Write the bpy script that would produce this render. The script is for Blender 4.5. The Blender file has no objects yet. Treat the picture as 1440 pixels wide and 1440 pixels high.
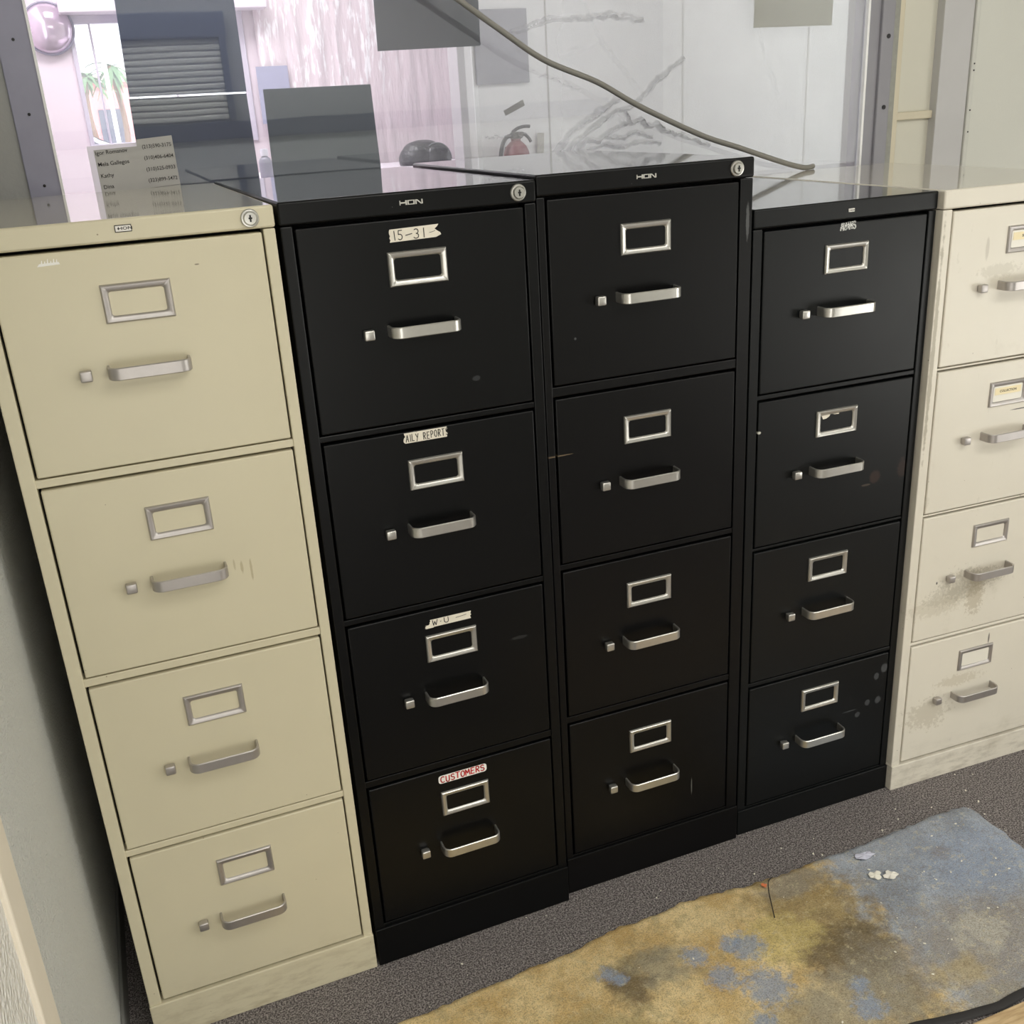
import bpy, bmesh, math, random
from mathutils import Vector, Matrix, noise as mnoise

random.seed(7)
SC = bpy.context.scene
COL = SC.collection
PI = math.pi

# ------------------------------------------------------------------ helpers
def srgb(r, g, b):
    def f(c):
        c /= 255.0
        return c / 12.92 if c <= 0.04045 else ((c + 0.055) / 1.055) ** 2.4
    return (f(r), f(g), f(b), 1.0)

def tag(o, label=None, cat=None, group=None, kind=None):
    if label: o['label'] = label
    if cat: o['category'] = cat
    if group: o['group'] = group
    if kind: o['kind'] = kind
    return o

def empty(name, loc=(0, 0, 0), rz=0.0):
    o = bpy.data.objects.new(name, None)
    o.empty_display_size = 0.05
    o.location = loc
    o.rotation_euler = (0, 0, rz)
    COL.objects.link(o)
    return o

def obj(name, bm, mats, parent=None, smooth=False, loc=None):
    me = bpy.data.meshes.new(name)
    bmesh.ops.recalc_face_normals(bm, faces=bm.faces[:])
    bm.to_mesh(me)
    bm.free()
    for m in (mats if isinstance(mats, (list, tuple)) else [mats]):
        me.materials.append(m)
    if smooth:
        me.polygons.foreach_set('use_smooth', [True] * len(me.polygons))
        try:
            me.set_sharp_from_angle(angle=math.radians(38))
        except Exception:
            pass
        for p in me.polygons:
            if p.area > .0025: p.use_smooth = False
    o = bpy.data.objects.new(name, me)
    COL.objects.link(o)
    if parent: o.parent = parent
    if loc: o.location = loc
    return o

def box(bm, x0, x1, y0, y1, z0, z1, bev=0.0, seg=2, mi=0):
    t = bmesh.new()
    bmesh.ops.create_cube(t, size=1.0)
    for v in t.verts:
        v.co = Vector(((x0 + x1) / 2 + v.co.x * (x1 - x0), (y0 + y1) / 2 + v.co.y * (y1 - y0), (z0 + z1) / 2 + v.co.z * (z1 - z0)))
    if bev > 0:
        bmesh.ops.bevel(t, geom=t.edges[:], offset=bev, segments=seg, affect='EDGES', profile=0.5)
    merge(bm, t, mi)

def merge(bm, t, mi=0, M=None):
    if M is not None:
        t.transform(M)
    vm = [bm.verts.new(v.co) for v in t.verts]
    t.verts.index_update()
    for f in t.faces:
        try:
            nf = bm.faces.new([vm[v.index] for v in f.verts])
            nf.material_index = mi
        except ValueError:
            pass
    t.free()

def poly(bm, pts, mi=0):
    vs = [bm.verts.new(p) for p in pts]
    f = bm.faces.new(vs)
    f.material_index = mi
    return f

def tube(bm, pts, r, n=10, mi=0, cap=True):
    """round tube along a polyline; r is a number or a list"""
    pts = [Vector(p) for p in pts]
    N = len(pts)
    rs = r if isinstance(r, (list, tuple)) else [r] * N
    tang = []
    for i in range(N):
        a = pts[max(i - 1, 0)]; b = pts[min(i + 1, N - 1)]
        tang.append((b - a).normalized())
    up = Vector((0, 0, 1)) if abs(tang[0].z) < 0.9 else Vector((1, 0, 0))
    nrm = (up - tang[0] * up.dot(tang[0])).normalized()
    rings = []
    for i in range(N):
        t = tang[i]
        nrm = (nrm - t * nrm.dot(t)).normalized()
        bi = t.cross(nrm)
        rings.append([bm.verts.new(pts[i] + (nrm * math.cos(2 * PI * k / n) + bi * math.sin(2 * PI * k / n)) * rs[i]) for k in range(n)])
    for i in range(N - 1):
        for k in range(n):
            f = bm.faces.new((rings[i][k], rings[i][(k + 1) % n], rings[i + 1][(k + 1) % n], rings[i + 1][k]))
            f.material_index = mi
    if cap:
        for rg in (rings[0][::-1], rings[-1]):
            f = bm.faces.new(rg); f.material_index = mi

def smooth_path(pts, sub=8):
    pts = [Vector(p) for p in pts]
    out = []
    for i in range(len(pts) - 1):
        p0 = pts[max(i - 1, 0)]; p1 = pts[i]; p2 = pts[i + 1]; p3 = pts[min(i + 2, len(pts) - 1)]
        for k in range(sub):
            t = k / sub
            out.append(0.5 * ((2 * p1) + (p2 - p0) * t + (2 * p0 - 5 * p1 + 4 * p2 - p3) * t * t + (3 * p1 - p0 - 3 * p2 + p3) * t ** 3))
    out.append(pts[-1])
    return out

def lathe(bm, prof, n=32, M=None, mi=0):
    """prof: list of (r, z) about the z axis"""
    t = bmesh.new()
    rings = []
    for r, z in prof:
        if r < 1e-6:
            rings.append([t.verts.new((0, 0, z))])
        else:
            rings.append([t.verts.new((r * math.cos(2 * PI * k / n), r * math.sin(2 * PI * k / n), z)) for k in range(n)])
    for a, b in zip(rings[:-1], rings[1:]):
        for k in range(n):
            if len(a) == 1 and len(b) == 1: continue
            if len(a) == 1: t.faces.new((a[0], b[k], b[(k + 1) % n]))
            elif len(b) == 1: t.faces.new((a[k], a[(k + 1) % n], b[0]))
            else: t.faces.new((a[k], a[(k + 1) % n], b[(k + 1) % n], b[k]))
    merge(bm, t, mi, M)

def text_bm(s, size, bold=0.0, align='CENTER'):
    cu = bpy.data.curves.new('lettering', 'FONT')
    cu.body = s; cu.size = size; cu.align_x = align; cu.align_y = 'CENTER'; cu.offset = bold
    cu.resolution_u = 3
    o = bpy.data.objects.new('lettering', cu)
    COL.objects.link(o)
    bpy.context.view_layer.update()
    me = bpy.data.meshes.new_from_object(o)
    t = bmesh.new(); t.from_mesh(me)
    bpy.data.objects.remove(o); bpy.data.meshes.remove(me); bpy.data.curves.remove(cu)
    return t

def face_text(bm, s, size, x, z, y, mi, bold=0.0, sx=1.0, align='CENTER', rot=0.0):
    """flat lettering on a front face (facing -y)"""
    t = text_bm(s, size, bold, align)
    M = Matrix.Translation((x, y, z)) @ Matrix.Rotation(-rot, 4, 'Y') @ Matrix.Scale(sx, 4, (1, 0, 0)) @ Matrix.Rotation(PI / 2, 4, 'X')
    merge(bm, t, mi, M)

# hand-written stroke letters on a unit cell (x 0..1, y 0..1)
def arc(cx, cy, rx, ry, a0, a1, n=9):
    return [(cx + rx * math.cos(math.radians(a0 + (a1 - a0) * k / (n - 1))), cy + ry * math.sin(math.radians(a0 + (a1 - a0) * k / (n - 1)))) for k in range(n)]
STROKES = {
    'A': [[(0, 0), (.45, 1), (.9, 0)], [(.15, .38), (.75, .38)]],
    'I': [[(.3, 0), (.3, 1)]],
    'L': [[(.1, 1), (.1, 0), (.75, .02)]],
    'Y': [[(0, 1), (.42, .5)], [(.85, 1), (.3, -.1)]],
    'R': [[(.1, 0), (.1, 1)], [(.1, 1)] + arc(.35, .75, .42, .25, 90, -90) + [(.1, .5)], [(.3, .5), (.85, 0)]],
    'E': [[(.8, 1), (.1, 1), (.1, 0), (.8, 0)], [(.1, .5), (.65, .52)]],
    'P': [[(.1, 0), (.1, 1)], [(.1, 1)] + arc(.35, .74, .42, .26, 90, -90) + [(.1, .48)]],
    'O': [arc(.45, .5, .42, .5, 90, 450, 15)],
    'T': [[(0, 1), (.9, 1)], [(.45, 1), (.42, 0)]],
    'C': [arc(.5, .5, .48, .5, 50, 310, 12)],
    'U': [[(.08, 1), (.08, .35)] + arc(.45, .33, .37, .33, 180, 360) + [(.82, 1)]],
    'S': [arc(.45, .76, .36, .24, 30, 270, 9) + arc(.45, .26, .38, .26, 90, -150, 9)],
    'M': [[(0, 0), (.08, 1), (.45, .35), (.85, 1), (.95, 0)]],
    'W': [[(0, 1), (.25, 0), (.45, .7), (.7, 0), (.95, 1)]],
    'N': [[(.05, 0), (.1, 1), (.75, 0), (.8, 1)]],
    '1': [[(.35, 0), (.35, 1)]],
    '5': [[(.8, 1), (.2, 1), (.15, .58)] + arc(.38, .3, .4, .3, 100, -140, 9)],
    '3': [arc(.35, .74, .4, .26, 140, -80, 9) + arc(.35, .25, .45, .27, 85, -150, 9)],
    '-': [[(0, .45), (1.1, .58)]],
    '.': [[(.2, .4), (.32, .45)]],
    '~': [[(0, .55), (.5, .6), (1.6, .75), (2.1, .9)]],
}
def hand_text(bm, s, x, z, y, h, w, adv, lw, mi, slope=0.0, jit=0.05):
    cx = x
    for ch in s:
        if ch != ' ':
            jz = random.uniform(-jit, jit) * h
            jr = random.uniform(-.08, .08)
            for st in STROKES[ch]:
                pts = [(cx + (px + jr * py) * w, z + jz + py * h + (cx - x) * slope) for px, py in st]
                for (ax, az), (bx_, bz) in zip(pts[:-1], pts[1:]):
                    d = Vector((bx_ - ax, bz - az))
                    if d.length < 1e-7: continue
                    d.normalize(); n = Vector((-d.y, d.x)) * lw / 2; e = d * lw * .3
                    poly(bm, [(ax - e.x + n.x, y, az - e.y + n.y), (ax - e.x - n.x, y, az - e.y - n.y), (bx_ + e.x - n.x, y, bz + e.y - n.y), (bx_ + e.x + n.x, y, bz + e.y + n.y)], mi)
        cx += adv if ch not in 'I1.' else adv * .62

# ------------------------------------------------------------------ materials
class NT:
    def __init__(s, name):
        s.m = bpy.data.materials.new(name); s.m.use_nodes = True
        s.nt = s.m.node_tree; s.nt.nodes.clear()
        s.out = s.n('ShaderNodeOutputMaterial')
    def n(s, t, **kw):
        nd = s.nt.nodes.new(t)
        for k, v in kw.items(): setattr(nd, k, v)
        return nd
    def l(s, a, b): s.nt.links.new(a, b)
    def set(s, sock, v):
        if isinstance(v, bpy.types.NodeSocket): s.l(v, sock)
        else: sock.default_value = v
    def math(s, op, a, b=0.0, c=0.0, clamp=False):
        nd = s.n('ShaderNodeMath', operation=op, use_clamp=clamp)
        s.set(nd.inputs[0], a); s.set(nd.inputs[1], b); s.set(nd.inputs[2], c)
        return nd.outputs[0]
    def mix(s, fac, a, b, blend='MIX'):
        nd = s.n('ShaderNodeMix', data_type='RGBA', blend_type=blend)
        s.set(nd.inputs[0], fac); s.set(nd.inputs[6], a); s.set(nd.inputs[7], b)
        return nd.outputs[2]
    def coord(s):
        if not hasattr(s, '_co'): s._co = s.n('ShaderNodeTexCoord').outputs['Object']
        return s._co
    def xyz(s):
        if not hasattr(s, '_xyz'):
            nd = s.n('ShaderNodeSeparateXYZ'); s.l(s.coord(), nd.inputs[0]); s._xyz = nd.outputs
        return s._xyz
    def noise(s, scale, detail=3.0, rough=0.55, stretch=None, off=(0, 0, 0)):
        mp = s.n('ShaderNodeMapping'); s.l(s.coord(), mp.inputs[0])
        mp.inputs['Location'].default_value = off
        if stretch: mp.inputs['Scale'].default_value = stretch
        nd = s.n('ShaderNodeTexNoise'); s.l(mp.outputs[0], nd.inputs['Vector'])
        nd.inputs['Scale'].default_value = scale; nd.inputs['Detail'].default_value = detail; nd.inputs['Roughness'].default_value = rough
        return nd.outputs['Fac']
    def ramp(s, v, a, b, smooth=True):
        nd = s.n('ShaderNodeMapRange', interpolation_type='SMOOTHSTEP' if smooth else 'LINEAR')
        s.set(nd.inputs[0], v); nd.inputs[1].default_value = a; nd.inputs[2].default_value = b
        return nd.outputs[0]
    def blob(s, axes, c, r, soft=0.5, amp=0.0, nscale=60.0):
        """1 inside an ellipse in two object axes, ragged by noise"""
        X = s.xyz()
        a = s.math('DIVIDE', s.math('SUBTRACT', X[axes[0]], c[0]), r[0])
        b = s.math('DIVIDE', s.math('SUBTRACT', X[axes[1]], c[1]), r[1])
        d = s.math('SQRT', s.math('ADD', s.math('MULTIPLY', a, a), s.math('MULTIPLY', b, b)))
        if amp:
            d = s.math('ADD', d, s.math('MULTIPLY', s.math('SUBTRACT', s.noise(nscale, 4.0, .65, off=(c[0], c[1], 3.1)), 0.5), amp))
        return s.ramp(d, 1.0 + soft * .5, 1.0 - soft * .5)
    def bump(s, h, strength, dist=0.002):
        nd = s.n('ShaderNodeBump'); s.l(h, nd.inputs['Height']); nd.inputs['Strength'].default_value = strength; nd.inputs['Distance'].default_value = dist
        return nd.outputs[0]
    def principled(s, col, rough=0.5, metal=0.0, normal=None, spec=0.5, coat=0.0):
        nd = s.n('ShaderNodeBsdfPrincipled')
        s.set(nd.inputs['Base Color'], col); s.set(nd.inputs['Roughness'], rough); s.set(nd.inputs['Metallic'], metal)
        s.set(nd.inputs['Specular IOR Level'], spec)
        if coat: nd.inputs['Coat Weight'].default_value = coat; nd.inputs['Coat Roughness'].default_value = .1
        if normal is not None: s.l(normal, nd.inputs['Normal'])
        return nd.outputs[0]
    def done(s, sh):
        s.l(sh, s.out.inputs[0]); return s.m

def simple(name, col, rough=0.5, metal=0.0, var=0.06, nscale=25.0, bump=0.0, bscale=200.0, spec=0.5):
    t = NT(name)
    f = t.noise(nscale, 3)
    dark = tuple(c * (1 - var) for c in col[:3]) + (1,); lite = tuple(min(1, c * (1 + var)) for c in col[:3]) + (1,)
    c = t.mix(f, dark, lite)
    nb = t.bump(t.noise(bscale, 3), bump) if bump else None
    return t.done(t.principled(c, rough, metal, nb, spec))

def paint(name, col, rough, spots=(), specks=None, dirt=None, rvar=0.06, spec=0.5, base_dirt=None):
    """enamelled sheet metal; spots = (x, z, rx, rz, colour, strength, raggedness, noise scale)"""
    t = NT(name)
    f = t.noise(9, 4)
    c = t.mix(f, tuple(x * .96 for x in col[:3]) + (1,), tuple(min(1, x * 1.04) for x in col[:3]) + (1,))
    if dirt:
        m = t.math('MULTIPLY', t.ramp(t.noise(6, 6, .7), .56, .78), dirt[1])
        m2 = t.math('MULTIPLY', t.ramp(t.noise(55, 4, .7, (1, 1, .35)), .62, .75), dirt[1] * .8)
        c = t.mix(m, c, dirt[0]); c = t.mix(m2, c, dirt[0])
    if base_dirt:
        z = t.xyz()[2]
        m = t.math('MULTIPLY', t.ramp(z, .13, .0), t.ramp(t.noise(30, 5, .7, (.6, 1, 2)), .42, .7))
        c = t.mix(t.math('MULTIPLY', m, base_dirt[1]), c, base_dirt[0])
    if specks:
        m = t.ramp(t.noise(130, 1.0, .5), specks[1], specks[1] + .03)
        c = t.mix(t.math('MULTIPLY', m, specks[2]), c, specks[0])
    for (x, z, rx, rz, sc, st, amp, ns) in spots:
        c = t.mix(t.math('MULTIPLY', t.blob((0, 2), (x, z), (rx, rz), .5, amp, ns), st), c, sc)
    r = t.math('ADD', t.math('MULTIPLY', t.math('SUBTRACT', t.noise(14, 3), .5), rvar), rough)
    nb = t.bump(t.noise(700, 2), .05, .0006)
    return t.done(t.principled(c, r, 0.0, nb, spec))

WHITE = srgb(225, 222, 210); RUST = srgb(52, 39, 34); GREY = srgb(84, 86, 88); DIRT = srgb(128, 120, 100)
M_CREAM = paint('cream_enamel', srgb(206, 198, 171), .36, specks=(srgb(110, 90, 60), .80, .7), spots=[
    (.262, .812, .002, .010, srgb(150, 135, 95), .5, 1.2, 90), (.252, .818, .0015, .008, srgb(150, 135, 95), .4, 1.0, 90),
    (.275, .805, .0016, .016, srgb(150, 135, 95), .5, 1.4, 90), (.27, 1.247, .003, .0009, srgb(95, 80, 55), .8, .5, 90)],
    base_dirt=(srgb(150, 135, 105), .45))
M_BLACK_A = paint('black_enamel', srgb(7, 8, 9), .33, spec=.25, specks=(srgb(150, 150, 145), .83, .5), spots=[
    (.262, 1.038, .006, .004, srgb(70, 72, 74), .5, .8, 200), (.305, .585, .014, .003, srgb(60, 62, 62), .4, 1.2, 120)])
M_BLACK_B = paint('black_enamel_satin', srgb(7, 7, 8), .35, spec=.25, specks=(srgb(150, 150, 145), .83, .5), spots=[
    (.27, .16, .0012, .018, srgb(105, 105, 100), .7, .5, 100), (.012, .885, .03, .0012, srgb(110, 95, 75), .8, .6, 60),
    (.365, 1.22, .003, .03, srgb(110, 112, 112), .5, 1.4, 60), (.055, 1.072, .002, .002, GREY, .8, .3, 90)])
M_BLACK_C = paint('charcoal_enamel', srgb(11, 13, 14), .38, spec=.28, specks=(srgb(165, 165, 160), .82, .5), spots=[
    (.281, .730, .012, .012, RUST, .75, .6, 160), (.343, .738, .010, .018, RUST, .6, 1.5, 110), (.262, .717, .010, .002, srgb(95, 85, 75), .5, 1.0, 150),
    (.342, .303, .008, .010, GREY, .6, .5, 150), (.324, .288, .006, .008, GREY, .55, .5, 150), (.306, .2305, .006, .007, GREY, .5, .5, 150),
    (.332, .23, .007, .008, GREY, .55, .5, 150), (.283, .208, .006, .006, GREY, .5, .5, 150), (.262, .222, .016, .0015, srgb(80, 82, 84), .5, .5, 90),
    (.0235, .858, .0035, .0025, WHITE, .8, .4, 90)])
M_PUTTY = paint('off_white_enamel', srgb(218, 212, 198), .36, specks=(srgb(110, 95, 75), .79, .7), dirt=(srgb(165, 155, 135), .35), spots=[
    (.145, .462, .055, .030, DIRT, .32, 3.0, 170), (.19, .468, .05, .018, DIRT, .3, 3.2, 190), (.10, .442, .05, .02, DIRT, .25, 3.4, 170), (.07, .423, .06, .018, srgb(165, 155, 130), .25, 3.4, 150),
    (.17, .43, .02, .04, srgb(150, 135, 105), .4, 3.2, 130), (.155, .235, .05, .012, srgb(165, 152, 125), .3, 3.4, 160), (.08, .17, .05, .03, srgb(170, 160, 140), .4, 3.2, 120),
    (.105, 1.13, .004, .02, srgb(170, 162, 148), .5, 1.0, 60), (.135, 1.09, .04, .012, srgb(175, 168, 150), .35, 3.0, 120), (.07, .478, .002, .003, srgb(60, 55, 50), .9, .3, 80),
    (.228, .818, .024, .0012, srgb(60, 55, 50), .9, .5, 60), (.006, .95, .004, .2, srgb(150, 142, 122), .7, 2.0, 40), (.222, .318, .002, .012, srgb(60, 56, 50), .8, .4, 60)],
    base_dirt=(srgb(135, 126, 110), .45))
def chrome(name, col, rough):
    t = NT(name)
    c = t.mix(t.noise(60, 4), tuple(x * .85 for x in col[:3]) + (1,), col)
    nb = t.bump(t.noise(500, 2, .5, (1, 1, 8)), .04, .0005)
    return t.done(t.principled(c, rough, .88, nb))
M_CHROME = chrome('satin_chrome', srgb(208, 206, 200), .3)
M_CHROME_DULL = chrome('dulled_chrome', srgb(192, 187, 184), .42)
def top_mat(name, col):
    t = NT(name)
    c = t.mix(t.noise(9, 4), tuple(x * .95 for x in col[:3]) + (1,), col)
    r = t.math('ADD', t.math('MULTIPLY', t.ramp(t.noise(5, 5, .65), .4, .75), .05), .035)
    return t.done(t.principled(c, r, 0, None, .6, coat=.35))
M_LOGO = simple('brushed_logo', srgb(205, 203, 196), .4, .3)
M_KEYHOLE = simple('keyhole_black', srgb(14, 14, 14), .6)
M_SHADOWGAP = simple('drawer_gap_shade', srgb(16, 15, 13), .9)
M_PAPER = simple('masking_tape_paper', srgb(226, 219, 203), .7, var=.08, nscale=120)
M_PAPER_WHITE = simple('white_label_paper', srgb(238, 236, 230), .6, var=.02)
M_INK = simple('black_ink', srgb(38, 35, 33), .6)
M_INK_RED = simple('red_marker', srgb(190, 22, 28), .6)
M_CARD = simple('clear_card_sleeve', srgb(228, 224, 212), .35, var=.02)
M_STRIP = simple('cream_label_strip', srgb(238, 224, 184), .5, var=.02)
M_BADGE = simple('badge_plate_white', srgb(225, 222, 215), .35, var=.02)

def worn_white():
    t = NT('worn_white_paint')
    sh = t.principled(srgb(225, 226, 222), .7)
    tr = t.n('ShaderNodeBsdfTransparent').outputs[0]
    mx = t.n('ShaderNodeMixShader'); t.l(t.ramp(t.noise(420, 3, .7), .42, .50), mx.inputs[0]); t.l(tr, mx.inputs[1]); t.l(sh, mx.inputs[2])
    return t.done(mx.outputs[0])
M_WORN = worn_white()

# ------------------------------------------------------------------ filing cabinets
def frame_bm(x0, x1, z0, z1, y):
    """chrome card-holder frame, bevelled, rounded opening; facing -y"""
    bm = bmesh.new()
    n = 5
    def loop(inset, r, yy):
        ax0, ax1, az0, az1 = x0 + inset, x1 - inset, z0 + inset, z1 - inset
        vs = []
        for cx, cz, a0 in ((ax1 - r, az1 - r, 0), (ax0 + r, az1 - r, 90), (ax0 + r, az0 + r, 180), (ax1 - r, az0 + r, 270)):
            for k in range(n):
                a = math.radians(a0 + 90 * k / (n - 1))
                vs.append(bm.verts.new((cx + r * math.cos(a), yy, cz + r * math.sin(a))))
        return vs
    L = [loop(0, .0003, y), loop(.0006, .0006, y - .0028), loop(.0022, .001, y - .0042), loop(.0068, .0025, y - .0036), loop(.0082, .0038, y - .0024), loop(.0094, .0036, y - .0002)]
    N = len(L[0])
    for a, b in zip(L[:-1], L[1:]):
        for k in range(N):
            bm.faces.new((a[k], a[(k + 1) % N], b[(k + 1) % N], b[k]))
    return bm

def handle_bm(xc, zc, w=.102, s=.028, h=.0165, th=.0036, r=.013):
    """flat bow pull standing off the drawer face"""
    bm = bmesh.new()
    path = [(-w / 2, 0.0), (-w / 2, -(s - r) * .5)]
    for k in range(9):
        a = math.radians(180 + 90 * k / 8); path.append((-w / 2 + r + r * math.cos(a), -(s - r) + r * math.sin(a)))
    for k in range(1, 6):
        path.append((-w / 2 + r + (w - 2 * r) * k / 6, -s))
    for k in range(9):
        a = math.radians(270 + 90 * k / 8); path.append((w / 2 - r + r * math.cos(a), -(s - r) + r * math.sin(a)))
    path += [(w / 2, -(s - r) * .5), (w / 2, 0.0)]
    rings = []
    N = len(path)
    e = .0011
    sec = [(-th / 2 + e, -h / 2), (th / 2 - e, -h / 2), (th / 2, -h / 2 + e), (th / 2, h / 2 - e), (th / 2 - e, h / 2), (-th / 2 + e, h / 2), (-th / 2, h / 2 - e), (-th / 2, -h / 2 + e)]
    for i, (px, py) in enumerate(path):
        a = path[max(i - 1, 0)]; b = path[min(i + 1, N - 1)]
        d = Vector((b[0] - a[0], b[1] - a[1])).normalized(); nn = Vector((-d.y, d.x))
        rings.append([bm.verts.new((xc + px + nn.x * u, py + nn.y * u, zc + v)) for u, v in sec])
    for a, b in zip(rings[:-1], rings[1:]):
        for k in range(8):
            bm.faces.new((a[k], a[(k + 1) % 8], b[(k + 1) % 8], b[k]))
    bm.faces.new(rings[0]); bm.faces.new(rings[-1][::-1])
    return bm

def latch_bm(x, z):
    bm = bmesh.new()
    box(bm, x - .0055, x + .0055, -.004, .001, z - .005, z + .005, .001)
    box(bm, x - .0075, x + .0075, -.0135, -.0025, z - .0072, z + .0072, .002, 3)
    return bm

def lock_bm(x, z, y):
    bm = bmesh.new()
    M = Matrix.Translation((x, y, z)) @ Matrix.Rotation(PI / 2, 4, 'X')
    lathe(bm, [(0.0120, -.001), (.0120, .0022), (.0110, .0034), (.0096, .0036), (.0092, .0024), (.0086, .0024), (.0084, .0058), (.0076, .0068), (0, .0070)], 32, M, 0)
    box(bm, x - .0011, x + .0011, y - .0075, y - .0066, z - .0045, z + .0045, 0, 1, 1)
    box(bm, x - .0024, x + .0024, y - .0076, y - .0067, z - .0008, z + .0014, 0, 1, 1)
    return bm

def logo_bm(x, z, y, w=.034, h=.0062):
    """wide raised metal letters of the maker's mark: H O N with the little lead-in bar"""
    bm = bmesh.new()
    s = h * .26
    def b(x0, x1, z0, z1): box(bm, x + x0, x + x1, y - .0012, y + .0002, z + z0, z + z1, .0002, 1)
    H = h / 2
    lw = w / 3.15
    x0 = -w / 2
    b(x0, x0 + s * .8, -H, H); b(x0 + s * .8, x0 + lw - s * 1.2, -s * .55, s * .55); b(x0 + lw - s * 1.5, x0 + lw - s * .1, -H, H)
    x1 = x0 + lw + s * .35
    b(x1, x1 + s * 1.2, -H, H); b(x1 + lw - s * 1.4, x1 + lw - s * .2, -H, H); b(x1 + s * 1.2, x1 + lw - s * 1.4, H - s * .75, H); b(x1 + s * 1.2, x1 + lw - s * 1.4, -H, -H + s * .75)
    x2 = x1 + lw + s * .35
    b(x2, x2 + s * 1.2, -H, H); b(x2 + lw - s * 1.2, x2 + lw, -H, H)
    poly(bm, [(x + x2 + s * .4, y - .0012, z + H), (x + x2 + s * 1.9, y - .0012, z + H), (x + x2 + lw - s * .4, y - .0012, z - H), (x + x2 + lw - s * 1.9, y - .0012, z - H)])
    return bm

def make_cabinet(cfg):
    W, D, T = cfg['W'], cfg['D'], cfg['T']
    l, r = cfg['l'], cfg['r']
    a, b = cfg['a'], cfg['b']
    mp = cfg['mat']
    root = empty('filing_cabinet', (cfg['x'], cfg['y'], 0), cfg['rz'])
    tag(root, cfg['label'], 'filing cabinet', 'four-drawer filing cabinets in a row')
    g = .0012
    # carcass: two sides with their front stiles, rails between drawers, back sheet, near-black sheet painting the shade in the drawer gaps
    bm = bmesh.new()
    zt = a[0] + .0005; zb = cfg['p']
    for x0, x1 in ((0, l - g), (r + g, W)):
        box(bm, x0, x1, 0, D, .002, zt, .0016)
    for i in range(3):
        box(bm, l - .003, r + .003, .002, .03, a[i + 1] + g, b[i] - g, .0015)
    box(bm, .002, W - .002, D - .004, D, .01, zt)
    box(bm, l - .002, r + .002, .024, .03, zb, zt, 0, 1, 1)
    obj('case', bm, [mp, M_SHADOWGAP], root)
    bm = bmesh.new()
    box(bm, -.0008, W + .0008, -.0022, D, zt + .0012, T, .0034, 3)
    for f in bm.faces:
        f.normal_update()
        if f.calc_center_median().z > T - .0002: f.material_index = 1
    obj('top_panel', bm, [mp, cfg['top']], root, True)
    bm = bmesh.new()
    box(bm, -.0008, W + .0008, -.0035, D, 0, zb, .0018)
    if b[3] - zb > .004:
        box(bm, l - .002, r + .002, .0015, .03, zb, b[3] - g, .0008)
    obj('base_plinth', bm, mp, root)
    cx, lz, kx, kz = cfg['cx'], cfg['lz'], cfg['kx'], cfg['kz']
    for i in range(4):
        bm = bmesh.new()
        box(bm, l + .0022, r - g, .0, .021, b[i] + g, a[i] - (.0034 if i == 0 else .0024), .0022, 3)
        d = obj('drawer', bm, mp, root, True)
        z0, z1 = a[i] + lz[1], a[i] + lz[0]
        fo = obj('label_holder', frame_bm(cx - .0437, cx + .0437, z0, z1, 0.0), cfg['chrome'], d, True)
        if 'chrome_label' in cfg: fo['label'] = cfg['chrome_label']
        obj('handle', handle_bm(cx - .001, a[i] + kz + .001), cfg['chrome'], d, True)
        obj('latch', latch_bm(kx, a[i] + kz), cfg['chrome'], d, True)
        for fn in cfg.get('extra', {}).get(i, ()):
            fn(d, cx, a[i], z0, z1)
    if cfg.get('lock'):
        obj('lock', lock_bm(cfg['lock'], (zt + T) / 2 + .0005, -.0022), [M_CHROME, M_KEYHOLE], root, True)
    if cfg.get('logo'):
        obj('maker_badge', logo_bm(cfg['logo'], (zt + T) / 2 + .001, -.0022), M_LOGO, root)
    if cfg.get('plate'):
        bm = bmesh.new()
        x, z, w, h, dark = cfg['plate']
        box(bm, x - w / 2, x + w / 2, -.0036, -.002, z - h / 2, z + h / 2, .0005, 2, 0 if dark else 1)
        box(bm, x - w / 2 + .0009, x + w / 2 - .0009, -.0040, -.003, z - h / 2 + .0009, z + h / 2 - .0009, .0001, 1, 1)
        face_text(bm, 'HON', h * .58, x + w * .12, z, -.00415, 0, .0001, 1.5)
        if dark:
            poly(bm, [(x - w * .36, -.00415, z), (x - w * .28, -.00415, z + h * .15), (x - w * .2, -.00415, z), (x - w * .28, -.00415, z - h * .15)], 0)
        obj('maker_badge', bm, [M_INK, M_BADGE], root)
    return root

def torn_strip(bm, x0, x1, z0, z1, y, ragL=.004, ragR=.006, slope=0.0, mi=0, n=6):
    """paper tape strip with torn ends"""
    L = [(x0 + random.uniform(0, ragL), z0 + (z1 - z0) * k / n) for k in range(n + 1)]
    R = [(x1 - random.uniform(0, ragR), z0 + (z1 - z0) * k / n) for k in range(n + 1)]
    for k in range(n):
        q = [L[k], R[k], R[k + 1], L[k + 1]]
        poly(bm, [(px, y, pz + (px - x0) * slope) for px, pz in q], mi)

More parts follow.
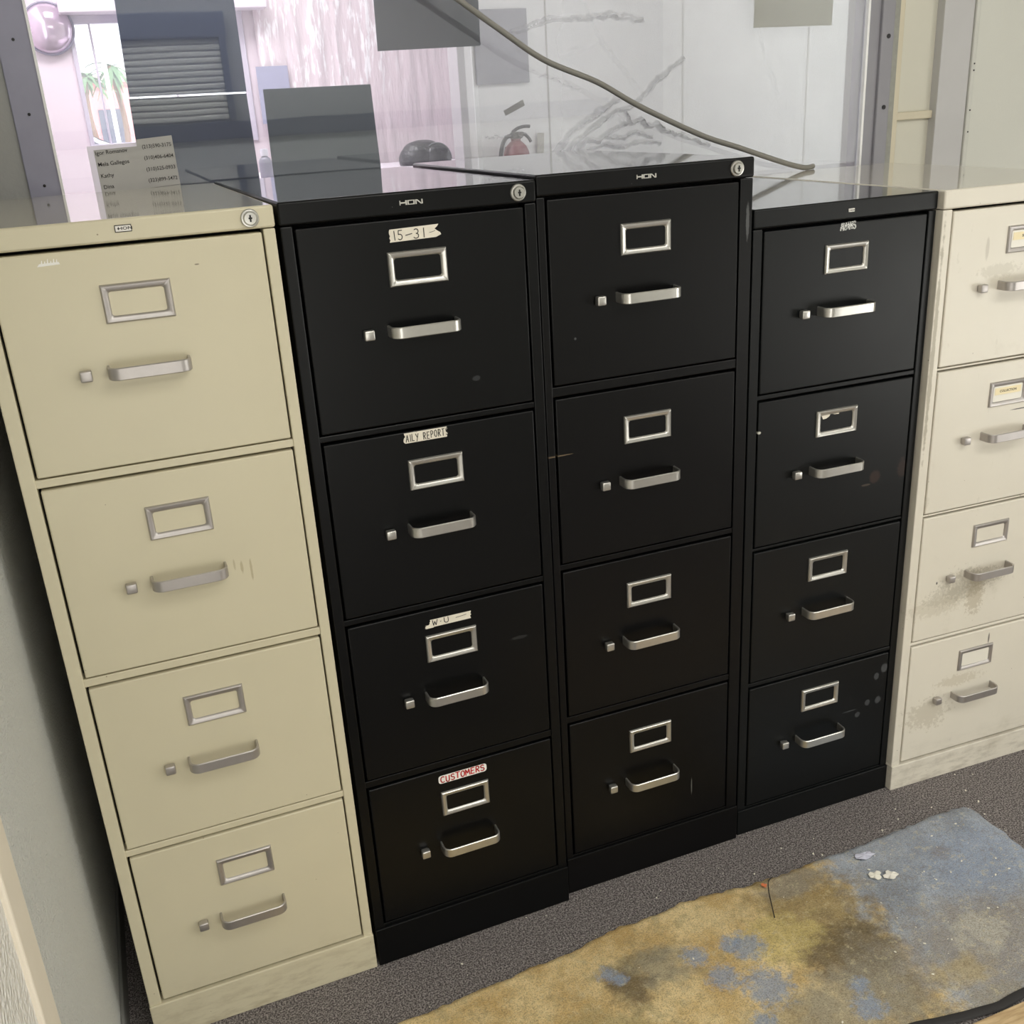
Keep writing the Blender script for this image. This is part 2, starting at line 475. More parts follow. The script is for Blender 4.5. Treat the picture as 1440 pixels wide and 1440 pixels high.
def tape_15(d, cx, a, z0, z1):
    bm = bmesh.new()
    torn_strip(bm, .148, .2255, 1.2485, 1.266, -.0006, .003, .011, .02)
    hand_text(bm, '15-31', .1530, 1.2505, -.0010, .0125, .0085, .0118, .0012, 1, .03)
    hand_text(bm, '~', .207, 1.2535, -.0010, .006, .004, .01, .0007, 1)
    tag(obj('tape_label', bm, [M_PAPER, M_INK], d), 'torn tape strip with handwritten 15-31')
def tape_daily(d, cx, a, z0, z1):
    bm = bmesh.new()
    torn_strip(bm, .139, .211, .9555, .9715, -.0006, .005, .006, .0)
    hand_text(bm, 'AILY REPORTS', .1430, .9575, -.0010, .0105, .0046, .0059, .0011, 1, .015)
    tag(obj('tape_label', bm, [M_PAPER, M_INK], d), 'torn tape strip with handwritten AILY REPORTS')
def tape_wu(d, cx, a, z0, z1):
    bm = bmesh.new()
    torn_strip(bm, .1485, .2235, .6425, .656, -.0006, .005, .004, .0)
    torn_strip(bm, .143, .16, .6415, .6475, -.0007, .004, .004, .0)
    hand_text(bm, 'W.U', .156, .6455, -.0010, .0092, .0090, .0125, .0013, 1, .02)
    hand_text(bm, '~', .1965, .6475, -.0010, .0050, .0085, .01, .0008, 1, .02)
    tag(obj('tape_label', bm, [M_PAPER, M_INK], d), 'torn tape strip with handwritten W.U')
def label_customers(d, cx, a, z0, z1):
    bm = bmesh.new()
    pts = []
    x0, x1, zz0, zz1, r = .1405, .2285, .3420, .3580, .005
    for px, pz, a0 in ((x1 - r, zz1 - r, 0), (x0 + r, zz1 - r, 90), (x0 + r, zz0 + r, 180), (x1 - r, zz0 + r, 270)):
        for k in range(5):
            an = math.radians(a0 + 90 * k / 4); pts.append((px + r * math.cos(an), -.0006, pz + r * math.sin(an)))
    poly(bm, pts, 0)
    hand_text(bm, 'CUSTOMERS', .1445, .3440, -.0010, .0115, .0078, .0091, .0020, 1, .012)
    tag(obj('tape_label', bm, [M_PAPER_WHITE, M_INK_RED], d), 'white sticker with red handwritten CUSTOMERS')
def residue(d, cx, a, z0, z1):
    bm = bmesh.new()
    x, z = .093, 1.2665
    poly(bm, [(x - .014, -.0005, z - .003), (x + .013, -.0005, z - .002), (x + .012, -.0005, z + .001), (x - .011, -.0005, z + .0005)])
    for k in range(6):
        px = x - .009 + k * .0035; hh = random.uniform(.003, .008)
        poly(bm, [(px, -.0006, z), (px + .0018, -.0006, z), (px + .0022, -.0006, z + hh), (px + .0012, -.0006, z + hh * .8)])
    tag(obj('sticker_residue', bm, M_PAPER_WHITE, d), 'white remains of a peeled sticker')
def worn_word(d, cx, a, z0, z1):
    bm = bmesh.new()
    hand_text(bm, 'ANANS', .1700, 1.1900, -.0006, .0110, .0058, .0064, .0028, 0, .05)
    tag(obj('worn_lettering', bm, M_WORN, d), 'flaked white lettering')
def tape_bits(d, cx, a, z0, z1):
    bm = bmesh.new()
    pts = [(.153, .8690), (.172, .8702), (.169, .8655), (.163, .8625), (.156, .8620)]
    poly(bm, [(x, -.0006, z) for x, z in pts])
    pts = [(.174, .8698), (.1905, .8700), (.190, .8672), (.180, .8680)]
    poly(bm, [(x, -.0006, z) for x, z in pts])
    tag(obj('tape_scrap', bm, M_PAPER, d), 'torn scraps of white tape')
def card(word):
    def f(d, cx, a, z0, z1):
        bm = bmesh.new()
        box(bm, cx - .036, cx + .036, -.0009, -.0001, z0 + .008, z1 - .008, 0, 1, 0)
        if word:
            box(bm, cx - .031, cx + .031, -.0014, -.0008, (z0 + z1) / 2 - .002, (z0 + z1) / 2 + .0115, 0, 1, 1)
            face_text(bm, word, .0062, cx, (z0 + z1) / 2 + .0047, -.0016, 2, .00012, 1.05)
        tag(obj('card', bm, [M_CARD, M_STRIP, M_INK], d), ('cream card strip with printed word' if word else 'blank clear card'))
    return f

CABS = [
    dict(x=.0362, y=-.0233, rz=.0067, W=.3773, D=.655, T=1.3133, l=.0203, r=.3603, a=[1.2827, .9778, .6729, .3694], b=[.9919, .6882, .3836, .0778], p=.0742,
         cx=.1895, lz=(-.049, -.0988), kx=.1085, kz=-.161, mat=M_CREAM, top=top_mat('polished_cream', srgb(206, 198, 174)), chrome=M_CHROME_DULL, lock=.3459, plate=(.1878, 1.3007, .0205, .0088, True),
         extra={0: [residue]}, label='cream four-drawer filing cabinet at the left end of the row'),
    dict(x=.4202, y=-.0210, rz=.0140, W=.3720, D=.650, T=1.3153, l=.0170, r=.3532, a=[1.2825, .9756, .6758, .3714], b=[.9874, .6881, .3871, .0871], p=.0798,
         cx=.1860, lz=(-.0470, -.0955), kx=.1030, kz=-.157, mat=M_BLACK_A, top=top_mat('polished_black_a', srgb(17, 18, 19)), chrome=M_CHROME, lock=.3441, logo=.1839,
         extra={0: [tape_15], 1: [tape_daily], 2: [tape_wu], 3: [label_customers]}, label='black filing cabinet with handwritten paper labels on its drawers'),
    dict(x=.8000, y=0.0, rz=0.0, W=.3734, D=.635, T=1.32, l=.0142, r=.3490, a=[1.2874, .9814, .6788, .3756], b=[.9998, .6917, .3909, .0854], p=.0805,
         cx=.1802, lz=(-.0487, -.0968), kx=.0970, kz=-.160, mat=M_BLACK_B, top=top_mat('polished_black_b', srgb(16, 17, 17)), chrome=M_CHROME, lock=.3410, logo=.1815,
         label='tall black filing cabinet with a lock and no drawer labels'),
    dict(x=1.1803, y=.0058, rz=-.0100, W=.3690, D=.630, T=1.2378, l=.0191, r=.3520, a=[1.2048, .9150, .6286, .3398], b=[.9257, .6365, .3510, .0630], p=.059,
         cx=.1855, lz=(-.0365, -.0855), kx=.1015, kz=-.147, mat=M_BLACK_C, top=top_mat('polished_black_c', srgb(24, 26, 27)), chrome=M_CHROME, plate=(.1885, 1.2212, .0120, .0056, False),
         extra={0: [worn_word], 1: [tape_bits]}, label='shorter charcoal filing cabinet without a lock, spotted with rust'),
    dict(x=1.5530, y=-.0105, rz=-.0300, W=.3830, D=.630, T=1.2387, l=.0215, r=.3630, a=[1.2046, .9176, .6275, .3441], b=[.9237, .6335, .3531, .0634], p=.0600,
         cx=.1905, lz=(-.0385, -.0865), kx=.0970, kz=-.1425, mat=M_PUTTY, top=top_mat('polished_putty', srgb(218, 212, 198)), chrome=M_CHROME_DULL,
         extra={0: [card('SPECIAL')], 1: [card('COLLECTION')], 3: [card('')]}, label='scuffed off-white filing cabinet at the right end of the row'),
]
for c in CABS:
    make_cabinet(c)

# ------------------------------------------------------------------ setting: floor, walls, ceiling
def struct(name, bm, m, smooth=False):
    return tag(obj(name, bm, m, None, smooth), kind='structure')

def carpet():
    t = NT('charcoal_carpet')
    a = t.noise(330, 2.0, .6); b = t.noise(120, 3, .6, off=(3, 1, 0)); c = t.noise(5, 3, .5)
    col = t.mix(t.ramp(a, .36, .66), srgb(66, 62, 62), srgb(170, 163, 160))
    col = t.mix(t.math('MULTIPLY', t.ramp(b, .45, .7), .45), col, srgb(74, 67, 69))
    col = t.mix(t.math('MULTIPLY', c, .25), col, srgb(112, 105, 103))
    nb = t.bump(t.math('ADD', a, b), .8, .004)
    return t.done(t.principled(col, .95, 0, nb, .15))
M_CARPET = carpet()
bm = bmesh.new(); box(bm, -.6, 4.2, -3.8, 3.45, -.06, 0)
struct('floor', bm, M_CARPET)

def wall_mat(name, c1, bscale, bstr, rough=.6, var=.05, dist=.003, detail=3):
    t = NT(name)
    col = t.mix(t.noise(3, 4), tuple(x * (1 - var) for x in c1[:3]) + (1,), c1)
    nb = t.bump(t.noise(bscale, detail, .6), bstr, dist)
    return t.done(t.principled(col, rough, 0, nb, .4))
M_WALL_L = wall_mat('grey_textured_wall', srgb(222, 223, 218), 230, 1.0, .5, .08, .008, 2)
M_FRP = wall_mat('pebbled_white_panel', srgb(236, 233, 226), 120, 1.0, .34, dist=.008, detail=1)
M_WALL_W = wall_mat('white_wall', srgb(222, 222, 214), 260, .2, .7)
M_WALL_DIM = wall_mat('grey_wall', srgb(168, 168, 166), 120, .2, .7)
M_TRIM_C = simple('cream_trim', srgb(232, 222, 204), .5, var=.04)
M_TRIM_G = simple('lilac_grey_metal', srgb(150, 149, 156), .45, var=.06, nscale=12)
M_TRIM_R = simple('rough_grey_edge', srgb(158, 158, 150), .8, var=.15, nscale=90)
M_BEIGE = simple('beige_panel', srgb(216, 213, 199), .55, var=.04, nscale=10, bump=.05)
M_BATTEN = simple('beige_batten', srgb(216, 207, 184), .55, var=.05, nscale=10)
M_LILAC = simple('pale_grey_pilaster', srgb(200, 199, 200), .6, var=.04, nscale=10)
M_CEIL = simple('ceiling_tile', srgb(225, 224, 218), .9, var=.03)
M_SCREW = simple('screw_dark', srgb(35, 33, 36), .5)

bm = bmesh.new(); box(bm, -.112, -.012, -.465, .75, 0, 2.6); struct('wall_left', bm, M_WALL_L)
bm = bmesh.new(); box(bm, -.112, -.010, -3.3, -.535, 0, 2.6); struct('wall_left_panel', bm, M_FRP)
bm = bmesh.new(); box(bm, -.112, -.004, -.535, -.465, 0, 2.6, .003); struct('trim_1', bm, M_TRIM_C)
bm = bmesh.new(); box(bm, -.012, -.006, -.464, .66, 0, .06, .002); struct('baseboard_left', bm, simple('dark_vinyl_base', srgb(120, 120, 116), .5))
bm = bmesh.new(); box(bm, -.112, 4.2, -3.4, -3.3, 0, 2.6); struct('wall_front', bm, M_WALL_DIM)
bm = bmesh.new(); box(bm, 3.6, 3.7, -3.3, .66, 0, 2.6); struct('wall_right', bm, M_WALL_W)
bm = bmesh.new(); box(bm, -.112, 4.2, -3.4, 3.55, 2.6, 2.7); struct('ceiling', bm, M_CEIL)

YP = .665     # plane of the interior window between the two rooms
bm = bmesh.new()
box(bm, .091, 1.985, YP + .005, YP + .075, 0, 1.12)           # below
box(bm, .091, 1.985, YP + .005, YP + .075, 2.15, 2.6)         # above
box(bm, 2.237, 3.6, YP + .01, YP + .08, 0, 2.6)               # white wall to the right
struct('wall_back', bm, M_WALL_W)
bm = bmesh.new(); box(bm, -.012, .091, YP, YP + .08, 0, 2.6)
struct('wall_back_left', bm, M_WALL_DIM)
bm = bmesh.new()
box(bm, 2.0, 2.137, YP + .02, YP + .07, 0, 2.6)
struct('wall_back_panel', bm, M_BEIGE)
bm = bmesh.new()
box(bm, .091, .147, YP - .006, YP + .07, 1.1, 2.15, .002)
for z in (1.33, 1.45, 1.57):
    lathe(bm, [(0, .0), (.0026, .0005), (.0026, .002), (0, .0025)], 12, Matrix.Translation((.118, YP - .005, z)) @ Matrix.Rotation(PI / 2, 4, 'X'), 1)
struct('trim_2', bm, [simple('dim_grey_metal', srgb(158, 157, 176), .5, var=.08), M_SCREW])
bm = bmesh.new()
box(bm, 1.914, 1.951, YP - .002, YP + .07, 0, 2.6, .002)
box(bm, 1.949, 1.985, YP - .010, YP + .07, 0, 2.6, .003)
for z in (1.361, 1.514, 1.7):
    lathe(bm, [(0, .0), (.005, .001), (.005, .003), (0, .004)], 12, Matrix.Translation((1.9685, YP - .009, z)) @ Matrix.Rotation(PI / 2, 4, 'X'), 1)
struct('trim_3', bm, [M_TRIM_G, M_SCREW])
bm = bmesh.new(); box(bm, 1.985, 2.004, YP - .004, YP + .07, 0, 2.6, .002); struct('trim_4', bm, M_TRIM_R)
bm = bmesh.new()
box(bm, 2.004, 2.026, YP + .006, YP + .03, 0, 2.6, .002); box(bm, 2.026, 2.132, YP + .008, YP + .03, 1.328, 1.346, .002)
struct('trim_5', bm, M_BATTEN)
bm = bmesh.new(); box(bm, 2.132, 2.222, YP - .004, YP + .07, 0, 2.6, .002); struct('trim_6', bm, M_LILAC)
bm = bmesh.new()
box(bm, 2.2235, 2.237, YP - .009, YP + .07, 0, 2.6, .003)
for z in (1.29, 1.34, 1.43, 1.445):
    lathe(bm, [(0, .0), (.002, .001), (.002, .002), (0, .0025)], 8, Matrix.Translation((2.231, YP - .0085, z)) @ Matrix.Rotation(PI / 2, 4, 'X'), 1)
struct('trim_7', bm, [simple('white_corner_bead', srgb(212, 212, 205), .45), M_SCREW])

def glass(name, veil):
    t = NT(name)
    tr = t.n('ShaderNodeBsdfTransparent'); tr.inputs[0].default_value = (.97, .97, .98, 1)
    gl = t.n('ShaderNodeBsdfGlossy'); gl.inputs[0].default_value = (.86, .91, 1.0, 1); gl.inputs['Roughness'].default_value = .015
    nb = t.bump(t.noise(2.2, 2), .015, .02); t.l(nb, gl.inputs['Normal'])
    fr = t.n('ShaderNodeFresnel'); fr.inputs[0].default_value = 1.5
    f = t.math('ADD', t.math('MULTIPLY', fr.outputs[0], 1.5), .06)
    mx = t.n('ShaderNodeMixShader'); t.l(f, mx.inputs[0]); t.l(tr.outputs[0], mx.inputs[1]); t.l(gl.outputs[0], mx.inputs[2])
    df = t.n('ShaderNodeBsdfDiffuse'); df.inputs[0].default_value = (.9, .9, .9, 1)
    tl = t.n('ShaderNodeBsdfTranslucent'); tl.inputs[0].default_value = (.9, .9, .9, 1)
    ad = t.n('ShaderNodeMixShader'); ad.inputs[0].default_value = .5; t.l(df.outputs[0], ad.inputs[1]); t.l(tl.outputs[0], ad.inputs[2])
    m2 = t.n('ShaderNodeMixShader'); m2.inputs[0].default_value = veil; t.l(mx.outputs[0], m2.inputs[1]); t.l(ad.outputs[0], m2.inputs[2])
    return t.done(m2.outputs[0])
M_GLASS = glass('acrylic_with_glare_veil', .055)  # faint white veil in the shader stands in for glare on the pane
M_HAZY = glass('hazed_window_glass', .22)  # heavier white veil paints bright haze over the outdoor view
w1 = empty('window_1', (0, 0, 0)); tag(w1, kind='structure')
bm = bmesh.new(); poly(bm, [(.147, YP, 1.12), (1.914, YP, 1.12), (1.914, YP, 2.15), (.147, YP, 2.15)])
obj('pane', bm, M_GLASS, w1)
bm = bmesh.new()
box(bm, .1445, .1490, YP - .0085, YP + .003, 1.12, 2.15); box(bm, 1.9090, 1.9150, YP - .0085, YP + .003, 1.12, 2.15)
obj('pane_edge', bm, simple('bright_acrylic_edge', srgb(252, 252, 252), .3), w1)

# ------------------------------------------------------------------ paper taped to the pane
def sheet(name, x, z, y, m, label, cat='sign', pts=None, tk=.0006):
    bm = bmesh.new()
    P = pts or [(x[0], z[0]), (x[1], z[0]), (x[1], z[1]), (x[0], z[1])]
    poly(bm, [(px, y, pz) for px, pz in P])
    r = bmesh.ops.extrude_face_region(bm, geom=bm.faces[:])
    for v in [g for g in r['geom'] if isinstance(g, bmesh.types.BMVert)]: v.co.y += tk
    return tag(obj(name, bm, m), label, cat)
def poster_mat(name, col, trans):
    t = NT(name)
    c = t.mix(t.noise(4, 3), tuple(x * .85 for x in col[:3]) + (1,), col)
    d = t.principled(c, .6)
    tr = t.n('ShaderNodeBsdfTransparent').outputs[0]
    mx = t.n('ShaderNodeMixShader'); mx.inputs[0].default_value = trans
    t.l(d, mx.inputs[1]); t.l(tr, mx.inputs[2])
    return t.done(mx.outputs[0])
YB = YP + .0012
sheet('dark_poster', None, None, YB, poster_mat('dark_blue_grey_sheet', srgb(94, 103, 132), .0), 'tall dark blue-grey sheet taped to the pane above the phone list', 'poster',
      [(.2895, 1.4695), (.4992, 1.4685), (.500, 1.86), (.300, 1.86)])
sheet('dark_poster', None, None, YB, poster_mat('dark_grey_sheet', srgb(92, 99, 118), .0), 'dark grey sheet on the pane just below the bright gap', 'poster',
      [(.284, 1.21), (.502, 1.21), (.4985, 1.4655), (.2885, 1.4665)])
sheet('paper_sign', None, None, YB, poster_mat('mid_grey_sheet', srgb(112, 119, 128), .0), 'square grey paper sheet taped to the pane behind the labelled black cabinet', 'sign',
      [(.527, 1.22), (.745, 1.22), (.738, 1.470), (.530, 1.471)])
sheet('paper_sign', None, None, YB, poster_mat('smoky_sheet', srgb(110, 113, 120), .16), 'dark smoky sheet hung high at the middle of the pane', 'sign',
      [(.759, 1.528), (.971, 1.530), (.975, 1.80), (.763, 1.80)])
sheet('paper_sign', None, None, YB, poster_mat('khaki_grey_sheet', srgb(172, 170, 158), .0), 'khaki-grey sheet hung high near the right post of the pane', 'sign',
      [(1.610, 1.543), (1.817, 1.542), (1.822, 1.80), (1.614, 1.80)])
# phone list: white backing sheet and grey printed sheet on the room side of the pane
nr = empty('paper_sign', (.2, YP - .004, 1.25)); tag(nr, 'grey phone list with printed names and numbers taped low on the pane', 'sign')
M_NOTICE = simple('grey_copy_paper', srgb(198, 196, 194), .7, var=.02)
def thin_paper():
    t = NT('white_copy_paper')
    df = t.principled(srgb(246, 243, 246), .7)
    tl = t.n('ShaderNodeBsdfTranslucent'); tl.inputs[0].default_value = srgb(250, 246, 250)
    mx = t.n('ShaderNodeMixShader'); mx.inputs[0].default_value = .55; t.l(df, mx.inputs[1]); t.l(tl.outputs[0], mx.inputs[2])
    return t.done(mx.outputs[0])
M_BACKING = thin_paper()
bm = bmesh.new(); poly(bm, [(.001, 0, 0), (.0885, 0, 0), (.0885, 0, .1425), (.001, 0, .141)])
obj('backing_sheet', bm, M_BACKING, nr)
bm = bmesh.new()
poly(bm, [(.0125, -.0008, 0.02), (.153, -.0008, 0.02), (.151, -.0008, .151), (.0875, -.0008, .1475), (.087, -.0008, .1360), (.0115, -.0008, .134)], 0)
for k, (nm, ph, zz) in enumerate((('Igor Romanov', '(213)590-3175', .128), ('Mela Gallegos', '(310)406-6404', .1085), ('Kathy', '(310)525-0933', .0885), ('Dina', '(323)899-5472', .0690))):
    face_text(bm, nm, .0098, .013 + k * .0012, zz, -.0014, 1, .00005, 1.0, 'LEFT', .05)
    face_text(bm, ph, .0092, .148 + k * .0004, zz + .0075, -.0014, 1, .00005, .96, 'RIGHT', .03)
poly(bm, [(.012, -.0014, .0570), (.152, -.0014, .0640), (.152, -.0014, .0646), (.012, -.0014, .0576)], 2)
obj('printed_sheet', bm, [M_NOTICE, M_INK, simple('fold_shadow_grey', srgb(130, 127, 122), .7)], nr)

# wrinkled clear film hanging behind the pane
def film_mat():
    t = NT('cloudy_plastic_film')
    tr = t.n('ShaderNodeBsdfTransparent').outputs[0]
    h = t.math('ADD', t.noise(60, 4, .6), t.noise(430, 2, .5, (1, 1, .6)))
    nb = t.bump(h, .35, .004)
    c = t.mix(t.noise(7, 4), srgb(192, 192, 193), srgb(216, 216, 214))
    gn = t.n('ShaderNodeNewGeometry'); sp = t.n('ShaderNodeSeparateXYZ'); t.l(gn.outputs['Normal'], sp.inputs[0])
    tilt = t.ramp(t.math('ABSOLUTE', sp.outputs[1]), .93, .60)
    c = t.mix(t.math('MULTIPLY', tilt, .28), c, srgb(120, 120, 118))  # tilted folds greyed: crease shade put into the colour
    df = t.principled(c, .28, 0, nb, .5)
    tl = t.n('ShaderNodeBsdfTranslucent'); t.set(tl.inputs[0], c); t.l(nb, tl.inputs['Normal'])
    m1 = t.n('ShaderNodeMixShader'); m1.inputs[0].default_value = .22; t.l(df, m1.inputs[1]); t.l(tl.outputs[0], m1.inputs[2])
    mx = t.n('ShaderNodeMixShader')
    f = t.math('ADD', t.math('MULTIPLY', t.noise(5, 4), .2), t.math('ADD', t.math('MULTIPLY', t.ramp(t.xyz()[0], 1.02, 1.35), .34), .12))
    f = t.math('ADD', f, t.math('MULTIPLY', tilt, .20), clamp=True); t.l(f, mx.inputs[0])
    t.l(tr, mx.inputs[1]); t.l(m1.outputs[0], mx.inputs[2])
    return t.done(mx.outputs[0])
RIDGES = [  # (polyline in x,z ; half width ; height)
    ([(1.12, 1.30), (1.168, 1.345), (1.211, 1.373), (1.255, 1.397), (1.294, 1.418)], .006, .012),
    ([(1.14, 1.30), (1.202, 1.344), (1.254, 1.376), (1.332, 1.402), (1.385, 1.449), (1.447, 1.485)], .005, .010),
    ([(1.193, 1.319), (1.215, 1.338), (1.245, 1.335), (1.275, 1.352), (1.305, 1.363)], .005, .010),
    ([(1.25, 1.375), (1.285, 1.384), (1.305, 1.363)], .005, .010),
    ([(1.31, 1.385), (1.32, 1.362), (1.345, 1.375), (1.36, 1.352), (1.384, 1.362), (1.40, 1.343), (1.447, 1.332), (1.48, 1.322), (1.521, 1.304)], .004, .010),
    ([(1.22, 1.318), (1.26, 1.324), (1.30, 1.316), (1.34, 1.326), (1.39, 1.318)], .004, .007),
    ([(1.26, 1.34), (1.30, 1.335), (1.335, 1.345), (1.37, 1.332)], .004, .007),
    ([(1.05, 1.555), (1.13, 1.574), (1.226, 1.576), (1.284, 1.581), (1.351, 1.568)], .006, .008),
    ([(1.0, 1.53), (1.126, 1.505), (1.175, 1.51), (1.241, 1.528)], .006, .005),
    ([(1.211, 1.609), (1.258, 1.527), (1.341, 1.433)], .005, .006),
    ([(1.0, 1.49), (1.10, 1.475), (1.20, 1.44)], .005, .005),
    ([(.985, 1.36), (1.02, 1.352), (1.09, 1.36)], .003, .005),
    ([(1.62, 1.62), (1.66, 1.50), (1.70, 1.40)], .006, .004),
]
def ridge(x, z):
    d = 0.0
    p = Vector((x * 45, z * 45, 1.7))
    x += .005 * mnoise.noise(p) + .0025 * mnoise.noise(p * 2.7)
    z += .005 * mnoise.noise(p + Vector((9, 9, 9))) + .0025 * mnoise.noise(p * 2.7 + Vector((4, 4, 4)))
    am = .75 + .9 * mnoise.noise(Vector((x * 16, z * 16, 8)))
    for pl, w, h in RIDGES:
        best = 1e9
        for (ax, az), (bx_, bz) in zip(pl[:-1], pl[1:]):
            vx, vz = bx_ - ax, bz - az
            t = max(0, min(1, ((x - ax) * vx + (z - az) * vz) / (vx * vx + vz * vz)))
            q = math.hypot(x - ax - t * vx, z - az - t * vz)
            if q < best: best = q
        if best < 4 * w: d += max(.1, am) * (1.7 if h > .0065 else 1.0) * h * math.exp(-(best / (.7 * w)) ** 2)
    return d
bm = bmesh.new()
nx, nz = 340, 170
X0, X1, Z0, Z1 = .972, 1.905, 1.22, 1.68
grid = []
for j in range(nz + 1):
    z = Z0 + (Z1 - Z0) * j / nz
    row = []
    for i in range(nx + 1):
        x = X0 + (X1 - X0) * i / nx
        d = ridge(x, z) + .004 * mnoise.noise(Vector((x * 6, z * 5, 0)))
        row.append(bm.verts.new((x, YP + .03 + .004 - d, z)))
    grid.append(row)
for j in range(nz):
    for i in range(nx):
        bm.faces.new((grid[j][i], grid[j][i + 1], grid[j + 1][i + 1], grid[j + 1][i]))
box(bm, X0, X1, YP + .03, YP + .036, Z1 - .001, 2.14)
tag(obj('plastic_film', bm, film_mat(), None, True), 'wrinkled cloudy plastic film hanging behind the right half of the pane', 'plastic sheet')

# tape piece stuck on the film and a small scuff tape
bm = bmesh.new(); poly(bm, [(1.021, YP + .0255, 1.406), (1.026, YP + .0255, 1.396), (1.070, YP + .0255, 1.414), (1.066, YP + .0255, 1.426)])
tag(obj('tape_piece', bm, simple('grey_tape', srgb(165, 165, 160), .5)), 'short grey tape piece stuck at a slant above the fire extinguisher', 'tape')

# grey cable sagging in front of the pane down to the off-white cabinet
bm = bmesh.new()
pts = [(.60, .575, 1.80), (.76, .58, 1.70), (.902, .585, 1.607), (.985, .59, 1.553), (1.079, .595, 1.495), (1.195, .60, 1.450), (1.293, .60, 1.398), (1.439, .60, 1.333), (1.538, .60, 1.300), (1.651, .60, 1.262), (1.71, .605, 1.2462), (1.742, .615, 1.2450), (1.755, .628, 1.2450)]
tube(bm, smooth_path(pts, 8), .0058, 12)
tag(obj('power_cord', bm, simple('grey_cable_jacket', srgb(146, 143, 136), .5, var=.06), None, True), 'thick grey cable drooping across the pane onto the off-white cabinet', 'cable')

# ------------------------------------------------------------------ the rug and litter
FAR = [(.25, -.165), (.465, -.158), (.571, -.149), (.723, -.14), (.83, -.124), (1.021, -.117), (1.10, -.126), (1.171, -.133), (1.281, -.127), (1.38, -.128), (1.473, -.124), (1.595, -.118), (1.646, -.121), (1.657, -.132), (1.660, -.150)]
NEAR = [(.25, -.50), (1.10, -.500), (1.187, -.512), (1.274, -.528), (1.329, -.533), (1.392, -.530), (1.50, -.522), (1.60, -.515), (1.66, -.40)]
def interp(T, x):
    for (a, ya), (b, yb) in zip(T[:-1], T[1:]):
        if a <= x <= b: return ya + (yb - ya) * (x - a) / (b - a)
    return T[-1][1] if x > T[-1][0] else T[0][1]
def rug_mat():
    t = NT('stained_worn_rug')
    X = t.xyz()
    n1 = t.noise(9, 5, .65); n2 = t.noise(30, 4, .65, off=(5, 2, 0)); fib = t.noise(420, 2, .6); weave = t.noise(160, 3, .6, (1, 3.2, 1))
    gold = t.mix(t.ramp(n1, .35, .65), srgb(204, 172, 114), srgb(236, 212, 160))
    gold = t.mix(t.math('MULTIPLY', t.ramp(n2, .5, .7), .5), gold, srgb(168, 154, 116))
    blue = t.mix(t.ramp(n1, .3, .7), srgb(142, 149, 160), srgb(180, 188, 200))
    xb = t.math('ADD', X[0], t.math('MULTIPLY', t.math('SUBTRACT', n2, .5), .16))
    xb = t.math('ADD', xb, t.math('MULTIPLY', t.math('SUBTRACT', n1, .5), .10))
    c = t.mix(t.ramp(xb, 1.245, 1.30), gold, blue)
    brown = srgb(98, 84, 58); dgrey = srgb(108, 104, 98); bl = srgb(150, 164, 186); pale = srgb(206, 202, 188)
    for (x, y, rx, ry, cc, st, amp) in [
        (1.19, -.24, .10, .10, srgb(146, 126, 84), .75, 1.6), (1.187, -.345, .085, .07, srgb(109, 96, 74), .85, 1.5), (1.205, -.43, .06, .09, srgb(138, 131, 116), .85, 1.5), (1.192, -.165, .06, .03, srgb(156, 148, 133), .8, 1.4),
        (.80, -.255, .035, .045, srgb(104, 89, 66), .85, 1.5), (.84, -.21, .06, .02, srgb(148, 138, 109), .7, 1.8), (.87, -.24, .05, .04, srgb(151, 146, 128), .7, 1.6), (1.02, -.43, .09, .05, srgb(153, 143, 119), .6, 1.8),
        (1.12, -.44, .09, .07, srgb(163, 156, 138), .7, 1.6), (.70, -.33, .10, .05, srgb(168, 156, 114), .6, 1.8), (1.44, -.43, .17, .10, srgb(158, 153, 148), .85, 1.2), (1.50, -.215, .022, .016, srgb(138, 121, 94), .8, 1.4),
        (1.33, -.46, .05, .03, srgb(193, 173, 124), .6, 1.6), (1.42, -.40, .045, .035, pale, .55, 2.4), (1.33, -.52, .06, .02, srgb(156, 148, 131), .7, 1.5), (1.56, -.26, .12, .09, srgb(158, 173, 198), .6, 1.0),
        (1.09, -.27, .07, .05, srgb(218, 198, 128), .65, 1.8)]:
        c = t.mix(t.math('MULTIPLY', t.blob((0, 1), (x, y), (rx * 1.05, ry * 1.05), .9, amp * 1.45, 30), st), c, cc)
    for (x, y, r) in [(1.009, -.352, .034), (.954, -.303, .022), (1.03, -.262, .026), (1.005, -.245, .016), (.935, -.243, .018), (1.153, -.412, .014), (.775, -.215, .014), (1.135, -.455, .022), (.79, -.235, .012), (.965, -.41, .016)]:
        c = t.mix(t.math('MULTIPLY', t.blob((0, 1), (x, y), (r * 1.15, r * 1.1), .9, 2.6, 75), .8), c, bl)
    mott = t.noise(70, 5, .75, off=(9, 4, 0))
    c = t.mix(t.math('MULTIPLY', t.ramp(mott, .52, .68), .34), c, srgb(132, 116, 88))
    c = t.mix(t.math('MULTIPLY', t.ramp(mott, .46, .34), .38), c, srgb(226, 212, 172))
    c = t.mix(t.math('MULTIPLY', t.math('MULTIPLY', t.ramp(t.noise(48, 5, .8, off=(2, 8, 0)), .60, .70), .5), t.ramp(X[0], 1.3, 1.34)), c, srgb(98, 100, 104))
    c = t.mix(t.math('MULTIPLY', t.ramp(weave, .45, .75), .22), c, srgb(232, 220, 186))
    c = t.mix(t.math('MULTIPLY', t.ramp(fib, .55, .35), .38), c, srgb(92, 80, 62))
    nb = t.bump(t.math('ADD', fib, t.math('MULTIPLY', n2, .6)), .7, .004)
    return t.done(t.principled(c, .92, 0, nb, .15))
